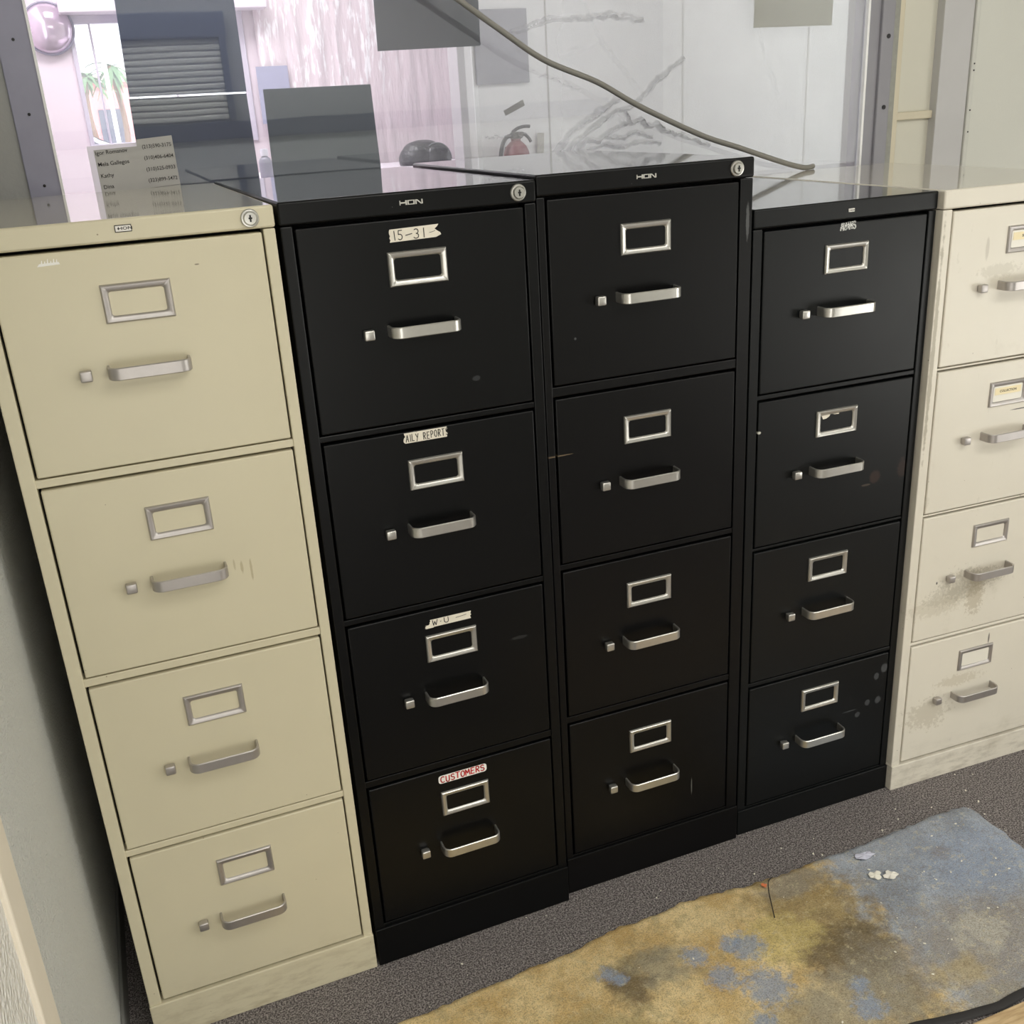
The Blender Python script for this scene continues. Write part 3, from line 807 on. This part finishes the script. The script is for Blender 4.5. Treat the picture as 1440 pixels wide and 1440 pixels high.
rug = empty('rug', (0, 0, 0)); tag(rug, 'worn stained rug, gold at the left and blue-grey at the right, on the carpet', 'rug')
bm = bmesh.new()
nxr, nyr = 300, 80
g2 = []
for i in range(nxr + 1):
    x = .25 + (1.66 - .25) * i / nxr
    yf = interp(FAR, x) + .006 * mnoise.noise(Vector((x * 22, 0, 4))) + .004 * mnoise.noise(Vector((x * 70, 2, 4)))
    yn = interp(NEAR, x) + .003 * mnoise.noise(Vector((x * 20, 7, 1)))
    col = []
    for j in range(nyr + 1):
        y = yn + (yf - yn) * j / nyr
        z = .0055 + .0022 * mnoise.noise(Vector((x * 9, y * 9, 0))) + .0008 * mnoise.noise(Vector((x * 60, y * 60, 0)))
        e = min(j, nyr - j, i, nxr - i)
        if e == 0: z = .0008
        elif e == 1: z *= .75
        xx = x + (0.006 * mnoise.noise(Vector((y * 30, 3, 3))) if i == nxr else 0)
        col.append(bm.verts.new((xx, y, z)))
    g2.append(col)
for i in range(nxr):
    for j in range(nyr):
        bm.faces.new((g2[i][j], g2[i + 1][j], g2[i + 1][j + 1], g2[i][j + 1]))
obj('pile', bm, rug_mat(), rug, True)
bm = bmesh.new()
tube(bm, [(x, interp(NEAR, x) - .006 + .002 * mnoise.noise(Vector((x * 20, 7, 1))), .0055) for x in [1.10 + .49 * k / 40 for k in range(41)]], .0085, 8)  # flattened dark tube following the near edge of the rug
for v in bm.verts: v.co.z = .0005 + (v.co.z + .003) * .55
tag(obj('edge_strip', bm, simple('black_rug_edge', srgb(40, 38, 38), .7), rug, True), 'black strip along the near edge of the rug')

def wood():
    t = NT('pale_wood_grain')
    g = t.noise(14, 5, .6, (1.0, 9.0, 1.0)); g2_ = t.noise(90, 3, .6, (.5, 6, 1))
    c = t.mix(t.ramp(g, .35, .65), srgb(176, 148, 108), srgb(214, 188, 146)); c = t.mix(t.math('MULTIPLY', g2_, .3), c, srgb(150, 120, 84))
    return t.done(t.principled(c, .5, 0, t.bump(g2_, .1, .001)))
bm = bmesh.new(); box(bm, 1.05, 2.2, -.95, -.551, 0, .010, .002)
tag(obj('wooden_board', bm, wood()), 'pale wood-grain board on the floor beyond the black rug edge', 'board')

def scrap(name, x, y, r, label, col, cat, sy=.6, seed=0, group=None, z=.0095):
    random.seed(seed)
    bm = bmesh.new()
    n = 14
    top = []
    for k in range(n):
        a = 2 * PI * k / n; rr = r * random.uniform(.6, 1.15)
        top.append(bm.verts.new((x + rr * math.cos(a), y + rr * sy * math.sin(a), z + random.uniform(0, .003))))
    c = bm.verts.new((x, y, z + .002))
    for k in range(n): bm.faces.new((top[k], top[(k + 1) % n], c))
    r_ = bmesh.ops.extrude_face_region(bm, geom=bm.faces[:])
    for v in [g for g in r_['geom'] if isinstance(g, bmesh.types.BMVert)]: v.co.z -= .0012
    return tag(obj(name, bm, simple('scrap_' + str(seed), col, .7, var=.05)), label, cat, group)
scrap('paper_scrap', 1.364, -.163, .021, 'bluish-white paper scrap on the blue rug nearest the cabinets', srgb(205, 206, 222), 'scrap', .5, 3)
scrap('paper_scrap', 1.345, -.217, .014, 'small white paper scrap, the left of a close pair on the rug', srgb(240, 236, 222), 'scrap', .75, 5)
scrap('paper_scrap', 1.372, -.228, .016, 'white crumpled paper scrap, the right of a close pair on the rug', srgb(240, 236, 226), 'scrap', .8, 9)
scrap('orange_scrap', 1.140, -.150, .007, 'tiny orange scrap at the far edge of the rug', srgb(222, 128, 84), 'scrap', .8, 12)
bm = bmesh.new(); tube(bm, smooth_path([(1.166, -.140, .012), (1.150, -.150, .016), (1.135, -.173, .016), (1.122, -.200, .015), (1.110, -.228, .010)], 6), .0011, 6)
tag(obj('loose_thread', bm, simple('dark_thread', srgb(50, 44, 36), .8), None, True), 'dark curved thread lying across the rug edge', 'thread')
# crumbs scattered over carpet and rug
random.seed(21)
bm = bmesh.new()
spots = [(random.uniform(.55, 1.75), random.uniform(-.12, -.02), .001) for _ in range(22)] + [(random.uniform(.45, 1.3), random.uniform(-.16, -.06), .003) for _ in range(12)] + [(random.uniform(1.3, 1.62), random.uniform(-.45, -.16), .009) for _ in range(46)] + [(random.uniform(.8, 1.3), random.uniform(-.48, -.15), .009) for _ in range(14)]
for (x, y, z) in [(1.650, -.135, .004), (1.672, -.165, .001), (1.668, -.21, .001), (1.69, -.12, .001), (1.452, -.115, .003), (1.44, -.27, .009), (1.43, -.25, .009), (1.28, -.115, .003)]:
    for k in range(3): spots.append((x + random.uniform(-.006, .006), y + random.uniform(-.006, .006), z))
for (x, y, z) in spots:
    r = random.choice([.0007, .0008, .0010, .0018]); a = random.uniform(0, PI)
    t = bmesh.new(); bmesh.ops.create_icosphere(t, subdivisions=1, radius=1.0)
    merge(bm, t, 0, Matrix.Translation((x, y, z + r * .6)) @ Matrix.Rotation(a, 4, 'Z') @ Matrix.Diagonal((r * random.uniform(1, 2), r, r * .6, 1)))
tag(obj('debris', bm, simple('white_crumbs', srgb(232, 228, 212), .8)), 'white crumbs scattered over carpet and rug', 'debris', kind='stuff')

# ------------------------------------------------------------------ the room beyond the pane
M_PINK = wall_mat('pinkish_white_wall', srgb(234, 221, 229), 20, .05, .6, .08)
M_FAR_WHITE = wall_mat('far_white_wall', srgb(218, 218, 218), 120, .15, .7, .04)
bm = bmesh.new()
YW = 3.4
box(bm, -.6, .232, YW, YW + .1, 0, 2.6); box(bm, .90, 4.2, YW, YW + .1, 0, 2.6)
box(bm, .232, .90, YW, YW + .1, 0, 1.36); box(bm, .232, .90, YW, YW + .1, 1.82, 2.6)
struct('wall_rear', bm, M_PINK)
bm = bmesh.new(); box(bm, -.6, -.5, .74, YW, 0, 2.6); struct('wall_rear_left', bm, M_PINK)
bm = bmesh.new(); box(bm, 1.56, 4.2, 2.4, 2.48, 0, 2.6)
for x in (1.864, 2.443, 3.03):
    box(bm, x - .003, x + .003, 2.3985, 2.41, 0, 2.6, 0, 1, 1)
struct('wall_middle', bm, [M_FAR_WHITE, simple('panel_seam', srgb(176, 176, 172), .7)])
bm = bmesh.new(); box(bm, 1.500, 1.530, 2.37, 2.48, 0, 2.6, .003); box(bm, 1.530, 1.562, 2.385, 2.48, 0, 2.6, .003, 2, 1)
struct('trim_8', bm, [simple('grey_post', srgb(176, 174, 176), .5), simple('pale_post', srgb(222, 220, 222), .5)])
w2 = empty('window_2', (0, 0, 0)); tag(w2, kind='structure')
bm = bmesh.new()
box(bm, .222, .91, YW - .012, YW + .02, 1.335, 1.362, .003); box(bm, .222, .91, YW - .012, YW + .02, 1.815, 1.85, .003)
box(bm, .222, .240, YW - .012, YW + .02, 1.36, 1.82, .003); box(bm, .885, .91, YW - .012, YW + .02, 1.36, 1.82, .003)
box(bm, .300, .308, YW, YW + .04, 1.36, 1.82, .001); box(bm, .60, .608, YW, YW + .04, 1.36, 1.82, .001)
obj('window_frame', bm, simple('lilac_window_frame', srgb(206, 200, 214), .5), w2)
bm = bmesh.new(); poly(bm, [(.24, YW + .03, 1.36), (.885, YW + .03, 1.36), (.885, YW + .03, 1.82), (.24, YW + .03, 1.82)])
obj('pane', bm, M_HAZY, w2)
# soffit over the window
bm = bmesh.new(); box(bm, .2, 1.0, YW - .14, YW - .001, 1.845, 1.90, .004); struct('trim_9', bm, simple('lilac_soffit', srgb(222, 212, 222), .6))

# convex mirror on the wall beside the window
cm = empty('convex_mirror', (.150, YW - .02, 1.800)); tag(cm, 'round convex mirror high on the wall left of the far window', 'mirror')
bm = bmesh.new()
Rm_ = Matrix.Rotation(PI / 2, 4, 'X')
lathe(bm, [(.0925, 0), (.0905, .014), (.078, .030), (.055, .043), (.028, .050), (0, .052)], 40, Rm_)
tm = NT('mirror_dome'); M_DOME = tm.done(tm.principled(srgb(214, 196, 214), .12, .55))
obj('mirror_dome', bm, M_DOME, cm, True)
bm = bmesh.new(); lathe(bm, [(.090, -.012), (.098, -.010), (.0985, .008), (.093, .016), (.090, .012)], 40, Rm_)
obj('rim', bm, simple('grey_rim', srgb(140, 138, 158), .4), cm, True)
bm = bmesh.new(); tube(bm, [(0, 0, 0), (0, .021, 0)], .02, 16); obj('bracket', bm, M_TRIM_G, cm, True)

# crinkled plastic hung on the pink wall
def crinkle():
    t = NT('crinkled_clear_plastic')
    n = t.noise(26, 4, .6, (1.6, 1, .33)); n2 = t.noise(60, 3, .6, (1.6, 1, .3), (3, 3, 3))
    m = t.ramp(t.math('ADD', t.math('MULTIPLY', n, .7), t.math('MULTIPLY', n2, .3)), .50, .60)
    m = t.math('MULTIPLY', m, t.math('ADD', .12, t.math('MULTIPLY', t.math('MULTIPLY', t.ramp(t.xyz()[2], 1.44, 1.58), t.ramp(t.xyz()[0], 1.62, 1.42)), .88)))
    c = t.mix(m, srgb(226, 213, 219), srgb(254, 252, 255))  # near-white streaks paint the gloss of the folds into the colour
    return t.done(t.principled(c, .2, 0, t.bump(n, .6, .01), .6))
bm = bmesh.new()
nxs, nzs = 90, 30
gs = [[bm.verts.new((.955 + .90 * i / nxs, YW - .03 + .010 * mnoise.noise(Vector((i * .22, j * .06, 2))) + .006 * mnoise.noise(Vector((i * .6, j * .12, 9))), 1.20 + .70 * j / nzs)) for i in range(nxs + 1)] for j in range(nzs + 1)]
for j in range(nzs):
    for i in range(nxs): bm.faces.new((gs[j][i], gs[j][i + 1], gs[j + 1][i + 1], gs[j + 1][i]))
tag(obj('plastic_curtain', bm, crinkle(), None, True), 'crinkled pinkish clear plastic hung on the far wall', 'plastic sheet')
sheet('paper_sign', (.932, 1.066), (1.40, 1.627), YW - .05, simple('blue_grey_card', srgb(164, 166, 190), .6), 'pale blue-grey card on the far wall at the edge of the crinkled plastic')
sheet('paper_sign', (1.578, 1.786), (1.49, 1.74), 2.392, simple('pale_grey_paper', srgb(150, 150, 156), .7), 'pale grey paper on the middle wall above the fire extinguisher')
# small switch card beside the extinguisher
sheet('wall_tag', None, None, 2.390, simple('tag_grey', srgb(170, 168, 160), .6), 'small grey tag on the middle wall right of the fire extinguisher', 'tag', [(1.800, 1.20), (1.828, 1.20), (1.835, 1.31), (1.806, 1.312)])

# tall white counter with bag and bottle
ct = empty('service_counter', (0, 0, 0)); tag(ct, 'tall white counter in the room behind the pane', 'counter')
bm = bmesh.new(); box(bm, .55, 1.66, 2.53, 3.10, 1.185, 1.215, .004); obj('countertop', bm, simple('white_laminate', srgb(236, 230, 238), .35), ct)
bm = bmesh.new(); box(bm, .58, 1.63, 2.56, 3.08, 0, 1.185, .004); obj('cabinet_body', bm, simple('white_counter_front', srgb(222, 218, 224), .5), ct)
def bag_mat():
    t = NT('black_shiny_nylon')
    return t.done(t.principled(t.mix(t.noise(30, 4), srgb(34, 34, 38), srgb(74, 74, 80)), .32, 0, t.bump(t.noise(35, 4), .8, .01)))
M_BAG = bag_mat()
bag = empty('backpack', (1.45, 2.72, 1.215)); tag(bag, 'rounded black bag lying on the white counter behind the pane', 'bag')
def dome(cx, cz, rx, ry, rz, y0, seed):
    bm = bmesh.new()
    bmesh.ops.create_uvsphere(bm, u_segments=36, v_segments=20, radius=1.0)
    for v in bm.verts:
        n = v.co.normalized()
        p = 1.0 + .05 * mnoise.noise(n * 2.2 + Vector((seed, 0, 0)))
        sx = math.copysign(abs(n.x) ** .8, n.x)
        v.co = Vector((cx + sx * rx * p, y0 + n.y * ry * p, max(cz + n.z * rz * p, 0.0)))
    return bm
obj('body', dome(-.004, .020, .096, .075, .072, 0, 1), M_BAG, bag, True)
obj('front_pocket', dome(.040, .016, .058, .040, .060, -.045, 5), M_BAG, bag, True)
bm = bmesh.new(); tube(bm, [(.040 + .059 * math.cos(a), -.052, .016 + .063 * math.sin(a)) for a in [PI * k / 20 for k in range(21)]], .0025, 8)
for v in bm.verts: v.co.z = max(v.co.z, .001)
obj('piping', bm, simple('grey_piping', srgb(120, 122, 126), .5), bag, True)
bo = empty('spray_bottle', (.806, 2.60, 1.215)); tag(bo, 'small grey bottle with a white cap on the counter beside the pale gap', 'bottle')
bm = bmesh.new(); lathe(bm, [(0, 0), (.022, 0), (.024, .004), (.024, .058), (.019, .070), (.011, .076), (.011, .080), (0, .080)], 24); obj('body', bm, simple('grey_bottle', srgb(128, 126, 140), .35), bo, True)
bm = bmesh.new(); lathe(bm, [(0, .079), (.0145, .079), (.0145, .1), (.013, .103), (0, .104)], 20); obj('cap', bm, simple('pale_cap', srgb(200, 198, 208), .4), bo, True)

# fire extinguisher on the middle wall
fe = empty('fire_extinguisher', (1.692, 2.325, .93)); tag(fe, 'red fire extinguisher on the wall seen through the cloudy film', 'fire extinguisher')
M_RED = simple('extinguisher_red', srgb(112, 54, 60), .35, var=.05); M_DARK = simple('black_rubber', srgb(32, 32, 34), .5)
bm = bmesh.new(); lathe(bm, [(0, 0), (.046, 0), (.05, .006), (.05, .30), (.047, .322), (.038, .342), (.024, .356), (.018, .360), (.018, .368), (0, .368)], 36)
obj('cylinder', bm, M_RED, fe, True)
bm = bmesh.new(); lathe(bm, [(.0505, .17), (.0512, .172), (.0512, .285), (.0505, .287)], 36); obj('instruction_band', bm, simple('pale_band', srgb(200, 196, 190), .5), fe, True)
bm = bmesh.new(); box(bm, -.018, .018, -.014, .014, .366, .392, .004); tube(bm, [(.012, -.014, .380), (.012, -.022, .380)], .011, 14)
obj('valve', bm, simple('valve_metal', srgb(96, 94, 92), .35, .7), fe, True)
bm = bmesh.new()
tube(bm, smooth_path([(-.012, 0, .392), (.01, 0, .404), (.035, 0, .409), (.058, 0, .408)], 5), .006, 10)
tube(bm, smooth_path([(.005, 0, .385), (.03, 0, .384), (.05, 0, .370), (.060, 0, .354)], 5), .006, 10)
obj('lever', bm, M_DARK, fe, True)
bm = bmesh.new(); tube(bm, smooth_path([(-.016, -.01, .380), (-.045, -.012, .372), (-.066, -.015, .33), (-.074, -.015, .25), (-.072, -.015, .15), (-.066, -.012, .06)], 8), .0075, 12)
obj('hose', bm, M_DARK, fe, True)
bm = bmesh.new(); box(bm, -.02, .02, .045, .068, .08, .34, .002); box(bm, -.052, .052, .047, .052, .12, .14, .001)
obj('wall_bracket', bm, M_DARK, fe)

# ------------------------------------------------------------------ outdoors beyond the far window
bm = bmesh.new(); box(bm, -25, 30, YW + .1, 60, -.12, -.02); struct('ground', bm, simple('sunlit_asphalt', srgb(190, 188, 190), .9))
bd = empty('building', (0, 42, 0)); tag(bd, 'pale pink building across the street outside the far window', 'building')
bm = bmesh.new(); box(bm, -14, 2.1, 0, 5, -.02, 3.0, .02); obj('wall', bm, simple('pink_stucco', srgb(226, 150, 150), .9), bd)
bm = bmesh.new(); box(bm, -14.2, 2.3, -.3, 5.2, 3.0, 3.25, .02); obj('roof', bm, simple('roof_edge', srgb(230, 200, 190), .9), bd)
bm = bmesh.new(); box(bm, -.9, .3, -.06, .0, .7, 1.9); box(bm, .9, 1.7, -.06, .0, .0, 2.1); obj('window', bm, simple('dark_shop_glass', srgb(90, 96, 110), .2), bd)
def palm(x, y, h, label, s):
    r = empty('palm_tree', (x, y, 0)); tag(r, label, 'tree', 'palms outside the far window')
    bm = bmesh.new(); tube(bm, [(.12 * math.sin(k * .4 + s), 0, -.03 + h * k / 10) for k in range(11)], [.11 - .005 * k for k in range(11)], 12)
    obj('trunk', bm, simple('palm_trunk', srgb(128, 104, 84), .9, var=.2), r, True)
    bm = bmesh.new(); random.seed(s)
    for k in range(26):
        a = 2 * PI * k / 26 + random.uniform(-.1, .1); el = random.uniform(-.9, .8); L = random.uniform(.6, .95)
        prev = None
        for q in range(7):
            u = q / 6; rr = L * u * math.cos(el * .6); zz = h - .03 + L * u * math.sin(el * .8) - .9 * L * u * u * .6
            w = .06 * math.sin(PI * min(.97, u + .08)) + .01
            c = Vector((rr * math.cos(a), rr * math.sin(a), zz)); n = Vector((-math.sin(a), math.cos(a), 0)) * w
            cur = (bm.verts.new(c + n), bm.verts.new(c - n + Vector((0, 0, -.02))))
            if prev: bm.faces.new((prev[0], prev[1], cur[1], cur[0]))
            prev = cur
    obj('crown', bm, simple('palm_green', srgb(96, 128, 92), .8, var=.3), r)
palm(.62, 33, 2.9, 'nearer palm tree outside the far window', 2)
palm(1.45, 36, 3.3, 'taller palm tree outside the far window, further back', 6)
bm = bmesh.new(); tube(bm, [(.98, 26, -.02), (.97, 26, 3.2)], .05, 12)
tag(obj('street_pole', bm, simple('white_pole', srgb(240, 240, 240), .5), None, True), 'white pole standing on the street outside the far window', 'pole')
def car(x, y, label, colr, s):
    r = empty('car', (x, y, -.02)); tag(r, label, 'car', 'cars parked outside the far window')
    prof = [(-2.1, .35), (-2.15, .62), (-1.9, .82), (-1.25, .92), (-.6, 1.36), (.75, 1.40), (1.45, .98), (2.0, .90), (2.12, .6), (2.08, .33)]
    bm = bmesh.new()
    A = [bm.verts.new((px, -.85, pz)) for px, pz in prof]; B = [bm.verts.new((px, .85, pz)) for px, pz in prof]
    n = len(prof)
    for k in range(n): bm.faces.new((A[k], A[(k + 1) % n], B[(k + 1) % n], B[k]))
    bm.faces.new(A[::-1]); bm.faces.new(B)
    bmesh.ops.bevel(bm, geom=bm.edges[:], offset=.05, segments=2, affect='EDGES')
    obj('body', bm, simple('car_paint_' + str(s), colr, .3), r, True)
    bm = bmesh.new()
    poly(bm, [(-1.1, -.862, .95), (-.55, -.862, 1.30), (0.02, -.862, 1.32), (.02, -.862, .95)]); poly(bm, [(.1, -.862, .95), (.1, -.862, 1.32), (.7, -.862, 1.33), (1.25, -.862, .98)])
    obj('side_window', bm, simple('car_glass', srgb(60, 66, 76), .15), r)
    for wx in (-1.35, 1.35):
        for wy in (-.86, .86):
            bm = bmesh.new(); lathe(bm, [(0, -.1), (.2, -.1), (.33, -.09), (.34, 0), (.33, .09), (.2, .1), (0, .1)], 24, Matrix.Translation((wx, wy * .95, .34)) @ Matrix.Rotation(PI / 2, 4, 'X'))
            obj('wheel', bm, simple('tyre', srgb(40, 40, 42), .7), r, True)
    return r
car(2.55, 20, 'red car parked outside, nearer the far window', srgb(214, 52, 62), 1)
car(-.5, 29, 'pale silver car parked further off outside the far window', srgb(206, 210, 214), 2)

# ------------------------------------------------------------------ behind the camera: what the pane mirrors
rs = empty('roller_shutter', (0, -3.29, 0)); tag(rs, 'ribbed grey roller shutter on the wall behind the viewer', 'shutter')
bm = bmesh.new()
for k in range(13):
    z = 1.43 + k * .031
    box(bm, .42, .96, -.012, .018, z, z + .027, .008, 3)
obj('slats', bm, simple('shutter_slats', srgb(222, 220, 212), .35, .1), rs, True)
bm = bmesh.new(); box(bm, .40, .43, -.01, .05, 1.425, 1.85, .003); box(bm, .95, .985, -.01, .05, 1.425, 1.85, .003); box(bm, .39, .99, -.01, .06, 1.83, 1.95, .008)
obj('housing', bm, simple('shutter_frame', srgb(92, 98, 116), .4, .3), rs)
wb = empty('work_counter', (0, -3.29, 0)); tag(wb, 'grey counter with dark blue ledge along the wall behind the viewer', 'counter')
bm = bmesh.new(); box(bm, .05, 3.2, 0, .22, 0, 1.14, .004); obj('body', bm, simple('counter_grey', srgb(168, 168, 160), .5), wb)
bm = bmesh.new(); box(bm, .03, 3.22, 0, .24, 1.14, 1.185, .004); obj('countertop', bm, simple('counter_top_dark', srgb(48, 52, 66), .4), wb)
bm = bmesh.new(); box(bm, .05, 3.2, 0, .02, 1.185, 1.33, .002); obj('splashback', bm, simple('pale_splashback', srgb(206, 206, 200), .5), wb)
bm = bmesh.new(); box(bm, .05, 3.2, 0, .05, 1.33, 1.42, .004); obj('ledge', bm, simple('ledge_blue', srgb(44, 50, 76), .5), wb)

# ------------------------------------------------------------------ light
def area(name, loc, rot, sx, sy, power, col):
    L = bpy.data.lights.new(name, 'AREA'); L.shape = 'RECTANGLE'; L.size = sx; L.size_y = sy; L.energy = power; L.color = col
    o = bpy.data.objects.new(name, L); o.location = loc; o.rotation_euler = rot; COL.objects.link(o)
    return o
WARM = (1.0, .985, .935)
area('ceiling_tube_near', (1.2, -1.5, 2.58), (0, 0, 0), 1.2, .4, 12, WARM)
area('ceiling_tube_right', (2.7, -1.9, 2.58), (0, 0, 0), 1.2, .4, 21, WARM)
area('ceiling_tube_far', (.9, -2.75, 2.58), (math.radians(25), 0, 0), 1.4, .5, 25, WARM)
area('low_fill', (.36, -2.7, .62), (math.radians(90), 0, 0), .66, .9, 7, (1.0, .98, .93))  # no window here: area lamp added to brighten the lower drawers
area('rear_wall_fill', (.8, -2.2, 2.5), (math.radians(-40), 0, 0), 1.2, .3, 30, WARM)  # area lamp added to brighten the wall and shutter the pane mirrors
area('side_window', (3.55, -2.0, .52), (math.radians(95), 0, math.radians(90)), 1.4, .8, 20, (1.0, .99, .95))  # no window here: area lamp added to brighten the left wall
area('back_room_fill', (2.2, 1.5, 2.58), (0, 0, 0), 1.4, .5, 10, (1.0, .99, .97))  # unseen area lamp added so the back room is lit
area('back_room_fill_left', (.6, 2.5, 2.58), (0, 0, 0), 1.0, .5, 25, (1.0, .975, .99))  # second unseen lamp, added to brighten the left of the back room
sun = bpy.data.lights.new('sun', 'SUN'); sun.energy = 5.0; sun.angle = .02; sun.color = (1, .97, .92)
so = bpy.data.objects.new('sun', sun); so.rotation_euler = (math.radians(48), math.radians(12), 0); so.location = (0, 10, 12); COL.objects.link(so)
W = bpy.data.worlds.new('daylight'); SC.world = W; W.use_nodes = True
nt = W.node_tree; bg = nt.nodes['Background']; bg.inputs[0].default_value = (.93, .97, 1.0, 1); bg.inputs[1].default_value = 3.0

# ------------------------------------------------------------------ camera
yaw, pitch, roll = math.radians(-20.16610634539009), math.radians(-21.589286593293114), math.radians(3.5422854831215034)
R = Matrix.Rotation(yaw, 3, 'Z') @ Matrix.Rotation(pitch, 3, 'X') @ Matrix.Rotation(roll, 3, 'Y')
right, fwd, up = R.col[0], R.col[1], R.col[2]
cam = bpy.data.cameras.new('camera'); co = bpy.data.objects.new('camera', cam); COL.objects.link(co)
M4 = Matrix((right, up, -fwd)).transposed().to_4x4(); M4.translation = (.19784, -1.45426, 1.41793)
co.matrix_world = M4
cam.sensor_width = 36; cam.lens = 36 * 1446.42 / 1440; cam.clip_start = .02; cam.clip_end = 200
SC.camera = co

SC.view_settings.view_transform = 'Standard'
SC.view_settings.look = 'None'
SC.view_settings.exposure = 0.0
try:
    SC.cycles.use_denoising = True
    SC.cycles.max_bounces = 10; SC.cycles.transparent_max_bounces = 16
    SC.cycles.sample_clamp_indirect = 8
except Exception:
    pass
